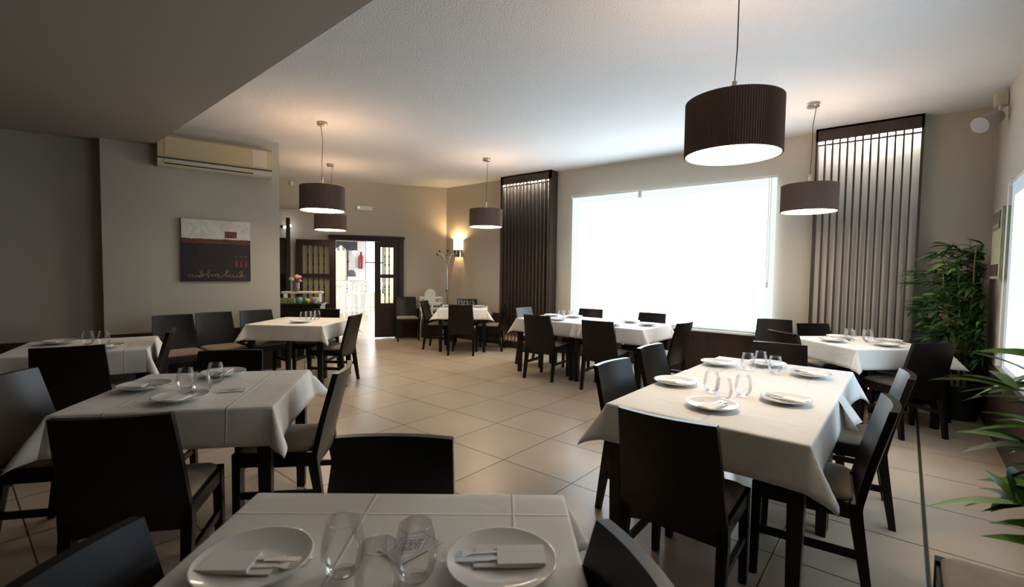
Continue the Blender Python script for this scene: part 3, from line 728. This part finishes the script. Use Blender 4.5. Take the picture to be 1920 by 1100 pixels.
# ------------------------------------------------------------------ chairs
def chair_parts():
    parts = []
    # curved, tilted back panel
    def prof(z):  # y of the panel centre line
        pts = [(.33, -.178), (.44, -.188), (.60, -.222), (.85, -.288)]
        for (z0, y0), (z1, y1) in zip(pts, pts[1:]):
            if z <= z1: return y0 + (y1 - y0) * (z - z0) / (z1 - z0)
        return pts[-1][1]
    nx, nz = 12, 10
    zs = [.33 + (.85 - .33) * k / nz for k in range(nz + 1)]
    th = .030
    b = B(); rings = []
    for k, z in enumerate(zs):
        hw = .226 + (.195 - .226) * (z - .33) / .52
        fr, bk = [], []
        for i in range(nx + 1):
            u = -1 + 2 * i / nx
            zz = z + (.028 * (1 - u * u) if k == 0 else 0)
            y = prof(zz) - .026 * (1 - u * u) * min(1, (z - .33) / .25)
            fr.append(Vector((u * hw, y + th / 2, zz))); bk.append(Vector((u * hw, y - th / 2, zz)))
        rings.append(fr + list(reversed(bk)))
    b.loft(rings)
    parts.append(('backrest', b.mesh('backrest', 'wood', smooth=True), None))
    for s in (-1, 1):
        b = B(); b.post((s * .205, .205, 0), (s * .200, .200, .443), .034, .044)
        parts.append(('leg', b.mesh('front_leg', 'wood', bevel=.004), None))
    for s in (-1, 1):
        b = B(); b.post((s * .208, -.238, 0), (s * .205, -.182, .36), .032, .044, .034, .050)
        b.post((s * .205, -.182, .36), (s * .203, -.178, .44), .044, .040, .050, .040)
        parts.append(('leg', b.mesh('rear_leg', 'wood', bevel=.004), None))
    b = B()
    b.box((0, .205, .400), (.37, .026, .062)); b.box((0, -.165, .400), (.37, .026, .062))
    for s in (-1, 1): b.box((s * .203, .012, .400), (.026, .36, .062))
    parts.append(('seat_frame', b.mesh('seat_frame', 'wood', bevel=.003), None))
    for s in (-1, 1):
        b = B(); b.box((s * .204, -.010, .215), (.020, .40, .034)); parts.append(('stretcher', b.mesh('stretcher', 'wood', bevel=.003), None))
    # upholstered seat
    b = B(); rings = []
    def rr(hx, y0, y1, z, n=6, r=.03):
        pts = []
        for cx, cy, a0 in ((hx - r, y1 - r, 0), (-hx + r, y1 - r, 90), (-hx + r, y0 + r, 180), (hx - r, y0 + r, 270)):
            for k in range(n + 1):
                a = R(a0 + 90 * k / n); pts.append(Vector((cx + r * math.cos(a), cy + r * math.sin(a), z)))
        return pts
    for ins, z in ((.012, .430), (.0, .442), (.004, .455), (.018, .466), (.05, .474), (.10, .478)):
        rings.append(rr(.203 - ins, -.165 + ins, .208 - ins, z))
    b.loft(rings)
    parts.append(('seat_cushion', b.mesh('seat_cushion', 'suede', smooth='all'), None))
    return parts
CH = chair_parts()
def chair(x, y, facing, label, group):
    t = thing('dining_chair', label, 'chair', (x, y, 0), R(facing - 90), group)
    for n, me, _ in CH: link(n, me, t)
    return t
D = 'dark wooden dining chair '
G = dict(R='chairs round the right foreground table', W='chairs round the long window table', C='chairs round the small corner table', Q='chairs round the diagonal table',
         L1='chairs round the far left table', L2='chairs round the left foreground table', L3='chairs round the table near the doorway', F='chairs round the nearest table', S='spare chairs along the walls')
SEATS = {   # key: (x, y, facing, label, group key)
 'R1': (-.72, 2.10, 92, D + 'with broad back to us, near end of the right foreground table', 'R'),
 'R2': (-.325, 2.66, 186, D + 'seen from the side, right foreground table, nearer of its right pair', 'R'),
 'R3': (-.265, 3.53, 186, D + 'seen from the side, right foreground table, farther of its right pair', 'R'),
 'R4': (-1.12, 2.68, -3, D + 'on the left side of the right foreground table, nearer one', 'R'),
 'R5': (-1.215, 3.48, -2, D + 'on the left side of the right foreground table, farther one', 'R'),
 'R6': (-.76, 4.09, -86, D + 'at the far end of the right foreground table, facing us', 'R'),
 'W1': (-3.66, 5.16, 96, D + 'with its back to us at the window table, left one', 'W'),
 'W2': (-2.78, 5.15, 97, D + 'with its back to us at the window table, right one', 'W'),
 'W3': (-4.29, 5.78, 0, D + 'catching blue window glare at the left end of the window table', 'W'),
 'W4': (-3.68, 6.08, -85, D + 'between window and long table, silhouetted against the blind, left one', 'W'),
 'W5': (-2.73, 6.11, -89, D + 'between window and long table, silhouetted against the blind, right one', 'W'),
 'W6': (-2.225, 5.48, 176, D + 'at the right end of the window table, turned left', 'W'),
 'C1': (-5.76, 5.64, 127, D + 'with its back to us in front of the small corner table', 'C'),
 'C2': (-6.47, 5.74, 33, D + 'at the left side of the small corner table', 'C'),
 'C3': (-6.47, 6.42, -48, D + 'behind the small corner table, near the coat stand', 'C'),
 'C4': (-5.72, 6.28, 215, D + 'right of the small corner table, before the dark slats', 'C'),
 'C5': (-7.70, 5.98, -32, D + 'alone against the wall right of the door', 'S'),
 'A': (-6.23, 1.70, 0, D + 'against the painting wall, leftmost of three', 'S'),
 'Bx': (-6.31, 2.145, -1, D + 'against the painting wall, middle of three', 'S'),
 'Cx': (-6.32, 2.64, -2, D + 'at the painting wall, rightmost of three', 'S'),
 'L2d': (-3.26, 1.06, -38, D + 'tucked behind the left foreground table, facing us', 'L2'),
 'L2g': (-2.50, .56, 145, D + 'with its broad back to us at the left foreground table', 'L2'),
 'L2h': (-2.66, 1.245, 228, D + 'at the right side of the left foreground table, beige seat showing', 'L2'),
 'L2i': (-3.31, .42, 52, D + 'cut by the left picture edge at the left foreground table', 'L2'),
 'L1e': (-5.08, 1.01, 250, D + 'edge-on at the right end of the far left table', 'L1'),
 'L1f': (-4.71, .63, 163, D + 'with its back to us in front of the far left table', 'L1'),
 'L3a': (-5.43, 3.08, 217, D + 'at the right side of the table near the doorway', 'L3'),
 'L3b': (-6.02, 3.18, -52, D + 'tucked behind the table near the doorway, only its seat visible', 'L3'),
 'Fk': (-1.11, .735, -50, D + 'just beyond the nearest table, only its back above the cloth', 'F'),
 'Fm': (-.54, .60, 231, D + 'rising at the lower edge right of the nearest table', 'F'),
 'Fn': (-.955, .29, 38, D + 'blurred in the lower left corner beside the nearest table', 'F'),
 'P': (.335, 1.97, 180, D + 'with beige seat cut by the lower right corner', 'S'),
 'Q1': (0.0, 5.58, 135, D + 'with its back to us at the diagonal table, far right', 'Q'),
 'Q2': (.055, 6.15, 232, D + 'behind the diagonal table in front of the potted bamboo', 'Q'),
 'Q3': (-.735, 5.51, 50, D + 'with bright top edge at the left side of the diagonal table', 'Q'),
 'Q4': (-1.22, 6.43, -81, D + 'under the right edge of the window, left of the slatted panel', 'Q'),
 'Q5': (-.63, 6.25, -47, D + 'behind the diagonal table, before the lit slatted panel', 'Q'),
}
for k, (x, y, f, lab, g) in SEATS.items(): chair(x, y, f, lab, G[g])

# ------------------------------------------------------------------ tables and cloths
def table(x, y, rz, w, d, label, group=None):
    t = thing('dining_table', label, 'table', (x, y, 0), rz, group)
    b = B(); b.box((0, 0, ZT - .015), (w, d, .03)); b.obj('tabletop', 'wood', t, bevel=.003)
    b = B(); iw, idp = w / 2 - .035, d / 2 - .035
    for s in (-1, 1): b.box((0, s * (idp - .01), ZT - .065), (w - .12, .022, .07)); b.box((s * (iw - .01), 0, ZT - .065), (.022, d - .12, .07))
    b.obj('apron', 'wood', t)
    for sx in (-1, 1):
        for sy in (-1, 1):
            b = B(); b.post((sx * iw, sy * idp, 0), (sx * iw, sy * idp, ZT - .03), .048, .066); b.obj('leg', 'wood', t, bevel=.004)
    return t

def tablecloth(x, y, rz, w, d, drop, label, mname, lift=.0025, open_side=0, ext=0.0, seed=0, group=None, base_tilt=.05):
    """a pressed square cloth: flat on the top, hanging on the sides, flaring ears at the corners.
    open_side = +1 / -1: on that y side it lies flat over the next table for ext and ends there."""
    rnd = random.Random(seed)
    a, bb = w / 2 + .004, d / 2 + .004
    rE = .010
    def edge(s, tl):
        a1 = math.pi / 2 - tl
        if s < rE * a1: return rE * math.sin(s / rE), -(rE - rE * math.cos(s / rE))
        q = s - rE * a1
        return rE * math.sin(a1) + q * math.sin(tl), -(rE - rE * math.cos(a1)) - q * math.cos(tl)
    us = [-a + 2 * a * i / 22 for i in range(23)]
    fine = [.004, .009, .014, .02] + [.02 + (drop - .02) * k / 6 for k in range(1, 7)]
    def axis(h, lo=True, hi=True, extlo=0, exthi=0):
        core = [-h + 2 * h * i / 24 for i in range(25)]
        L_ = [-h - s for s in reversed(fine)] if lo else [-h - extlo * k / 4 for k in range(4, 0, -1)]
        H_ = [h + s for s in fine] if hi else [h + exthi * k / 4 for k in range(1, 5)]
        return L_ + core + H_
    U = axis(a)
    V = axis(bb, open_side != -1, open_side != 1, ext, ext)
    tilts = {(sx, sy): (rnd.uniform(.20, .34), rnd.uniform(.52, .72), rnd.uniform(-.3, .3)) for sx in (-1, 1) for sy in (-1, 1)}
    ph = [rnd.uniform(0, 6) for _ in range(4)]
    vmax = bb + ext
    bm = bmesh.new(); grid = []; flat = []
    for v in V:
        row = []
        for u in U:
            du, dv = max(abs(u) - a, 0), max(abs(v) - bb, 0)
            sx, sy = (1 if u > 0 else -1), (1 if v > 0 else -1)
            opened = open_side and sy == open_side
            if opened: dv = 0
            cu, cv = max(-a, min(a, u)), (v if opened else max(-bb, min(bb, v)))
            tc_, tm_, tw = tilts[(sx, sy)]
            z = 0
            if du == 0 and dv == 0:
                px, py = u, v
            elif dv == 0:
                if opened: near = max(0, 1 - (vmax - abs(v)) / .16) ** 2 * 1.25
                else: near = math.exp(-max(0, bb - abs(v)) / .10)
                tl = base_tilt + (tc_ - base_tilt) * near + .025 * math.sin(v * 9 + ph[0])
                if opened: tl = base_tilt + .42 * near
                ho, zo = edge(du, tl); px, py, z = cu + sx * ho, v, zo
            elif du == 0:
                near = math.exp(-max(0, a - abs(u)) / .10)
                tl = base_tilt + (tc_ - base_tilt) * near + .025 * math.sin(u * 9 + ph[1])
                ho, zo = edge(dv, tl); px, py, z = u, cv + sy * ho, zo
            else:
                rho, phi = math.hypot(du, dv), math.atan2(dv, du)
                tl = tc_ + (tm_ - tc_) * math.sin(2 * phi) ** 2
                th = phi + tw * math.sin(2 * phi)
                ho, zo = edge(rho, tl)
                px, py, z = cu + sx * ho * math.cos(th), cv + sy * ho * math.sin(th), zo
            row.append(bm.verts.new((px, py, z))); flat.append((u, v, 0))
        grid.append(row)
    for r0, r1 in zip(grid, grid[1:]):
        for i in range(len(r0) - 1): bm.faces.new((r0[i], r0[i + 1], r1[i + 1], r1[i]))
    me = bpy.data.meshes.new('tablecloth'); bm.to_mesh(me); bm.free()
    at = me.attributes.new('flat', 'FLOAT_VECTOR', 'POINT')
    for i, q in enumerate(flat): at.data[i].vector = q
    me.materials.append(MT[mname])
    for p in me.polygons: p.use_smooth = True
    o = link('tablecloth', me, None, (x, y, ZT + lift), rz)
    so = o.modifiers.new('thickness', 'SOLIDIFY'); so.thickness = .0016; so.offset = 1
    tag(o, label, 'tablecloth', group)
    return o
MT['cloth_a'] = cloth_mat('white_cotton_a', [(0, -.24), (0, .26), (1, .02)])
MT['cloth_b'] = cloth_mat('white_cotton_b', [(1, .27), (1, -.22), (0, .02)])
MT['cloth_c'] = cloth_mat('white_cotton_c', [(0, -.1), (0, .3), (1, -.05), (1, .33)])
GC = 'white tablecloths'
TB = dict(Ra=(-.70, 2.60, 0, .86, .92), Rb=(-.70, 3.53, 0, .86, .92),
          Wa=(-3.74, 5.60, R(1), .92, .86), Wb=(-2.81, 5.616, R(1), .92, .86),
          C=(-6.12, 6.02, R(41), .82, .82), Q=(-.32, 5.87, R(45), .88, .88), L1=(-5.19, .75, R(72), .86, .86),
          L2=(-2.93, .90, R(52), .90, .84), L3=(-5.81, 2.89, R(37), .90, .90), F=(-.81, .53, R(40.5), .88, .88))
TN = dict(Ra='right foreground table, near half', Rb='right foreground table, far half', Wa='window table, left half', Wb='window table, right half',
          C='small corner table by the coat stand', Q='diagonal table before the lit slats', L1='far left table', L2='left foreground table', L3='table near the doorway', F='nearest table at the bottom edge')
for k, (x, y, rz, w, d) in TB.items():
    table(x, y, rz, w, d, 'dark square dining table under white cloth, ' + TN[k])
CR = dict(Ra='cloth_b', Rb='cloth_a', Wa='cloth_c', Wb='cloth_c', C='cloth_a', Q='cloth_b', L1='cloth_c', L2='cloth_a', L3='cloth_c', F='cloth_c')
for i, (k, (x, y, rz, w, d)) in enumerate(TB.items()):
    kw = {}; r2 = rz; w2, d2 = w, d
    if k == 'Ra': kw = dict(open_side=1, ext=.17, lift=.0065, base_tilt=.09)
    if k == 'Rb': kw = dict(open_side=-1, ext=.002, base_tilt=.04)
    if k == 'Wa': kw = dict(open_side=-1, ext=.15, lift=.0065, base_tilt=.09); r2 = rz + R(90); w2, d2 = d, w
    if k == 'Wb': kw = dict(open_side=1, ext=.002, base_tilt=.04); r2 = rz + R(90); w2, d2 = d, w
    tablecloth(x, y, r2, w2, d2, .185, 'white pressed tablecloth on the ' + TN[k], CR[k], seed=20 + i, group=GC, **kw)
ZC = ZT + .0105      # resting height on the cloths

# ------------------------------------------------------------------ plates, napkins, cutlery, glasses
plate_me = B().lathe([(0, .004), (.045, .004), (.050, 0), (.054, .004), (.085, .008), (.118, .020), (.123, .023), (.122, .0255), (.117, .0235), (.084, .0125), (.045, .0095), (0, .0095)], 56).mesh('plate', 'porcelain', smooth='all')
def rpl(b, hx, hy, z0, z1, sk=0.0):
    b.prism([Vector((-hx, -hy, z0)), Vector((hx, -hy - sk, z0)), Vector((hx, hy, z0)), Vector((-hx, hy + sk, z0))], (0, 0, z1 - z0)); return b
def layer(b, x0, x1, hy, z0, z1, sk):
    b.prism([Vector((x0, -hy, z0)), Vector((x1, -hy - sk, z0)), Vector((x1 + sk, hy, z0)), Vector((x0 - sk, hy + sk, z0))], (0, 0, z1 - z0)); return b
nb = B(); layer(nb, -.085, .070, .034, 0, .0035, .003); layer(nb, -.087, .022, .036, .0036, .0100, -.002)
napkin_me = nb.mesh('napkin', 'napkin')
def fork_mesh():
    b = B()
    out = [(-.10, .005), (-.02, .004), (.03, .003), (.045, .011), (.052, .0125)]
    top = [Vector((x, y, 0)) for x, y in out]; bot = [Vector((x, -y, 0)) for x, y in reversed(out)]
    b.prism(top + bot, (0, 0, .0018))
    for k in range(4): b.prism([Vector((.050, -.0125 + k * .0067, 0)), Vector((.095, -.0120 + k * .0067, .004)), Vector((.095, -.0092 + k * .0067, .004)), Vector((.050, -.0083 + k * .0067, 0))], (0, 0, .0016))
    return b.mesh('fork', 'steel')
def knife_mesh():
    b = B(); b.prism([Vector(p) for p in ((-.11, -.006, 0), (0, -.005, 0), (0, .005, 0), (-.11, .006, 0))], (0, 0, .004))
    b.prism([Vector(p) for p in ((0, -.008, .001), (.07, -.010, .001), (.105, -.002, .001), (.11, .006, .001), (0, .006, .001))], (0, 0, .0014))
    return b.mesh('knife', 'steel')
fork_me, knife_me = fork_mesh(), knife_mesh()
GP, GN, GF, GK, GG = 'white dinner plates', 'folded white napkins', 'steel forks', 'steel knives', 'stemless drinking glasses'
def setting(x, y, ang, where, flip=1, cut=True):
    """plate with folded napkin; the cutlery peeps out towards ang"""
    p = link('dinner_plate', plate_me, None, (x, y, ZC), 0); tag(p, 'white round plate ' + where, 'plate', GP)
    a = R(ang); dx, dy = math.cos(a), math.sin(a)
    zn = ZC + .0125
    n = link('napkin', napkin_me, None, (x - dx * .012 + dy * .012 * flip, y - dy * .012 - dx * .012 * flip, zn), a); tag(n, 'folded white napkin on the plate ' + where, 'napkin', GN)
    f = link('fork', fork_me, None, (x + dx * .035 + dy * .026 * flip, y + dy * .035 - dx * .026 * flip, zn + .0040), a + R(5) * flip); tag(f, 'steel fork lying across the plate ' + where, 'fork', GF)
    k = link('knife', knife_me, None, (x + dx * .025 + dy * .000 * flip, y + dy * .025 - dx * .000 * flip, zn + .0040), a + R(2) * flip); tag(k, 'steel knife lying across the plate ' + where, 'knife', GK)
for x, y, a, wh in [
    (-.71, 2.40, 80, 'nearest us on the right foreground table'),
    (-1.03, 2.77, 10, 'left front on the right foreground table'),
    (-.46, 2.77, 165, 'right front on the right foreground table'),
    (-1.02, 3.58, 5, 'left rear on the right foreground table'),
    (-.46, 3.60, 160, 'right rear on the right foreground table'),
    (-.75, 3.80, -90, 'at the far end of the right foreground table'),
    (-4.02, 5.78, 0, 'at the left end of the window table'),
    (-3.68, 5.84, -90, 'left on the window side of the window table'),
    (-2.80, 5.84, -90, 'right on the window side of the window table'),
    (-2.48, 5.66, 180, 'at the right end of the window table'),
    (-3.62, 5.34, 95, 'behind the left chair back at the window table'),
    (-2.80, 5.34, 95, 'behind the right chair back at the window table'),
    (-6.34, 5.84, 35, 'at the left of the small corner table'),
    (-5.95, 6.20, 215, 'at the right of the small corner table'),
    (-.55, 5.69, 45, 'left front on the diagonal table'),
    (-.52, 6.03, -45, 'left rear on the diagonal table'),
    (-.13, 5.70, 135, 'right front on the diagonal table'),
    (-.12, 6.03, 225, 'right rear on the diagonal table'),
    (-3.12, .68, 50, 'at the left of the left foreground table'),
    (-2.73, .74, 130, 'nearest us on the left foreground table'),
    (-3.17, 1.08, -40, 'at the far side of the left foreground table'),
    (-5.42, .62, 40, 'left on the far left table'),
    (-4.90, .82, 160, 'behind the chair back on the far left table'),
    (-5.64, 2.78, 120, 'alone on the table near the doorway'),
    (-1.075, .42, 40, 'at the left of the nearest table'),
    (-.665, .775, 222, 'at the right of the nearest table'),
]: setting(x, y, a, wh)

glass_me = (lambda: B().lathe([(0, .002), (.020, .001), (.028, .006), (.037, .020), (.0425, .042), (.0425, .062), (.038, .090), (.0325, .112)], 40).mesh('drinking_glass', 'glass', smooth='all'))()
rim_me = B().lathe([(.0335, .1105), (.0337, .1132), (.0318, .1132), (.0318, .1105)], 40).mesh('rim', 'glass', smooth='all')
base_me = B().lathe([(0, 0.0), (.020, 0.0), (.027, .004), (.024, .007), (0, .007)], 32).mesh('base', thin_glass('thick_glass_base', (.985, .99, .99), .5), smooth='all')
def tumbler(x, y, where, s=1.0):
    o = link('drinking_glass', glass_me, None, (x, y, ZC)); o.scale = (s, s, s)
    tag(o, 'stemless clear glass ' + where, 'glass', GG)
    link('rim', rim_me, o); link('base', base_me, o)
for x, y, wh in [
    (-.81, 2.72, 'left of the near trio on the right foreground table'),
    (-.71, 2.59, 'nearest of the near trio on the right foreground table'),
    (-.655, 2.75, 'right of the near trio on the right foreground table'),
    (-.82, 3.54, 'left of the far trio on the right foreground table'),
    (-.77, 3.68, 'rearmost of the far trio on the right foreground table'),
    (-.65, 3.53, 'right of the far trio on the right foreground table'),
    (-3.72, 5.56, 'left of the pair on the window table'),
    (-3.70, 5.68, 'right of the pair on the window table'),
    (-3.60, 5.72, 'standing apart near the left window chair on the window table'),
    (-2.80, 5.62, 'at the right half of the window table'),
    (-6.20, 6.00, 'left of three on the small corner table'),
    (-6.12, 6.06, 'middle of three on the small corner table'),
    (-6.05, 6.14, 'right of three on the small corner table'),
    (-.41, 5.83, 'front left of four on the diagonal table'),
    (-.43, 5.93, 'rear left of four on the diagonal table'),
    (-.27, 5.86, 'front right of four on the diagonal table'),
    (-.29, 5.99, 'rear right of four on the diagonal table'),
    (-2.94, .82, 'left of the trio on the left foreground table'),
    (-2.79, .85, 'nearest of the trio on the left foreground table'),
    (-2.99, .98, 'rear right of the trio on the left foreground table'),
    (-5.18, .76, 'left of the pair on the far left table'),
    (-5.11, .85, 'right of the pair on the far left table'),
    (-5.76, 2.87, 'leftmost of four on the table near the doorway'),
    (-5.78, 2.95, 'second from left of four on the table near the doorway'),
    (-5.81, 3.02, 'third from left of four on the table near the doorway'),
    (-5.84, 3.09, 'rightmost of four on the table near the doorway'),
    (-.905, .535, 'left one on the nearest table'),
    (-.775, .625, 'right one on the nearest table, before the printed card'),
    (-.77, .53, 'cut by the bottom edge on the nearest table'),
]: tumbler(x, y, wh, 1.06 if 'nearest table' in wh else 1.0)

def card_mat():
    m = mat('printed_card', (.74, .73, .71), .7)
    nt = m.node_tree; p = nt.nodes['Principled BSDF']; L = nt.links
    tc = nt.nodes.new('ShaderNodeTexCoord'); sep = nt.nodes.new('ShaderNodeSeparateXYZ'); L.new(tc.outputs['Object'], sep.inputs[0])
    def M_(op, a, b=0.0, c=0.0):
        n = nt.nodes.new('ShaderNodeMath'); n.operation = op
        for i, v in enumerate((a, b, c)):
            if isinstance(v, (int, float)): n.inputs[i].default_value = v
            else: L.new(v, n.inputs[i])
        return n.outputs[0]
    X, Y = sep.outputs[0], sep.outputs[1]
    ax, ay = M_('DIVIDE', M_('ABSOLUTE', X), .058), M_('DIVIDE', M_('ABSOLUTE', Y), .040)
    mxx = M_('MAXIMUM', ax, ay)
    dia = M_('ADD', ax, ay)
    border = M_('LESS_THAN', M_('ABSOLUTE', M_('SUBTRACT', mxx, .93)), .025)
    d2 = M_('LESS_THAN', M_('ABSOLUTE', M_('SUBTRACT', dia, .95)), .04)
    nz = nt.nodes.new('ShaderNodeTexVoronoi'); nz.inputs['Scale'].default_value = 150; L.new(tc.outputs['Object'], nz.inputs['Vector'])
    core = M_('MULTIPLY', M_('LESS_THAN', dia, .72), M_('GREATER_THAN', nz.outputs['Distance'], .38))
    ink = M_('MAXIMUM', M_('MAXIMUM', border, d2), core)
    mx = nt.nodes.new('ShaderNodeMix'); mx.data_type = 'RGBA'; L.new(ink, mx.inputs[0]); mx.inputs[6].default_value = (.74, .73, .71, 1); mx.inputs[7].default_value = (.30, .30, .31, 1)
    L.new(mx.outputs[2], p.inputs['Base Color'])
    return m
cm = card_mat()
card_me = B().box((0, 0, .0006), (.125, .088, .0012)).mesh('printed_card', cm)
for x, y, rz, lab in [(-.885, .70, 88, 'white card with grey ornament behind the glass on the nearest table'), (-2.76, .985, 60, 'white card with grey ornament on the left foreground table'),
                      (-.16, 5.92, 30, 'white printed card at the right of the diagonal table')]:
    tag(link('printed_card', card_me, None, (x, y, ZC - .003), R(rz)), lab, 'card', 'printed cards')

# ------------------------------------------------------------------ potted bamboos
def bamboo(label, x, y, height, canes, leaf_len, seed, spread, zmin=.35, clusters=60, reach=.34, bright=.15, xmax=None, ymax=None, amin=0, amax=360, lean=(0, 0)):
    rnd = random.Random(seed)
    t = thing('potted_bamboo', label, 'plant', (x, y, 0))
    b = B(); b.lathe([(0, 0), (.13, 0), (.135, .01), (.17, .30), (.18, .31), (.18, .34), (.165, .34), (.16, .31), (0, .31)], 32); b.obj('pot', 'black', t, smooth=True)
    b = B(); b.lathe([(0, .315), (.159, .313)], 24); b.obj('soil', 'soil', t)
    tops = []
    for i in range(canes):
        a = i * 2.4 + seed; r0 = .07 * rnd.random()
        p0 = Vector((r0 * math.cos(a), r0 * math.sin(a), .30)); h = height * rnd.uniform(.72, 1.0)
        p1 = Vector((math.cos(a) * spread * rnd.uniform(.2, .9), math.sin(a) * spread * rnd.uniform(.2, .9), h))
        p1 += Vector((lean[0], lean[1], 0))
        if xmax is not None and p1.x > xmax: p1.x = xmax
        pts = [p0.lerp(p1, k / 7) + Vector((.01 * math.sin(k * 1.7 + i), .01 * math.cos(k * 1.3 + i), 0)) for k in range(8)]
        b = B(); b.tube(pts, [.012 - .0011 * k for k in range(8)], 8); b.obj('cane', 'cane', t, smooth=True); tops.append(pts)
    bb = {'leaf': B(), 'leaf_b': B()}; tw = B()
    def leaf(b, o, d, L, w):
        d = d.normalized(); s = d.cross(Vector((0, 0, 1)))
        if s.length < .05: s = Vector((1, 0, 0))
        s.normalize(); prev = None
        s = (s + Vector((0, 0, rnd.uniform(-.5, .5)))).normalized()
        rows = []
        for k in range(6):
            f = k / 5; c = o + d * L * f + Vector((0, 0, -L * .30 * f * f))
            ww = w * (math.sin(math.pi * min(1, f * .92 + .08)) ** .8) if k < 5 else 0.0006
            nrm = Vector((0, 0, w * .25))
            rows.append([c - s * ww, c - nrm * (1 if 0 < k < 5 else 0), c + s * ww])
        vv = [[b.bm.verts.new(q) for q in r] for r in rows]
        for r0, r1 in zip(vv, vv[1:]):
            for j in range(2): b.bm.faces.new((r0[j], r0[j + 1], r1[j + 1], r1[j]))
    for c in range(clusters):
        pts = tops[c % canes]; f = rnd.uniform(0, 1)
        f = max(0, (zmin - .3) / (height - .3)) + f * (1 - max(0, (zmin - .3) / (height - .3)))
        k = min(6, int(f * 7)); o = pts[k].lerp(pts[k + 1], f * 7 - k)
        a = R(rnd.uniform(amin, amax)); L = reach * rnd.uniform(.35, 1.0) * (1.1 - .3 * f)
        e = o + Vector((math.cos(a) * L, math.sin(a) * L, L * rnd.uniform(.0, .55)))
        if xmax is not None: e.x = min(e.x, xmax)
        if ymax is not None: e.y = min(e.y, ymax)
        tw.tube([o, o.lerp(e, .5) + Vector((0, 0, .02)), e], .0028, 5)
        for q in range(rnd.randint(6, 9)):
            da = a + rnd.uniform(-1.5, 1.5); dd = Vector((math.cos(da), math.sin(da), rnd.uniform(-.35, .65)))
            LL = leaf_len * rnd.uniform(.65, 1.1)
            LW = .082 if seed == 5 else .10
            tip = e + dd.normalized() * LL
            if xmax is not None and tip.x > xmax + .03: dd.x *= -.6
            if ymax is not None and tip.y > ymax + .03: dd.y *= -.6
            leaf(bb['leaf_b' if rnd.random() < bright else 'leaf'], e, dd, LL, LL * LW)
    tw.obj('twigs', 'leaf', t)
    bb['leaf'].obj('foliage', 'leaf', t, smooth='all')
    o = bb['leaf_b'].obj('foliage', 'leaf_b', t, smooth='all'); o['label'] = 'brighter green leaves'
bamboo('tall potted bamboo in the corner right of the slatted panel', .45, 6.50, 1.84, 7, .20, 5, .24, zmin=.55, clusters=150, reach=.30, bright=.10, xmax=.12, ymax=.24)
bamboo('near potted bamboo whose blurred leaves reach in from the right edge', .42, 1.52, 1.22, 4, .20, 11, .08, zmin=.78, clusters=17, reach=.25, bright=.75, xmax=.12, amin=70, amax=165, lean=(-.03, .30))
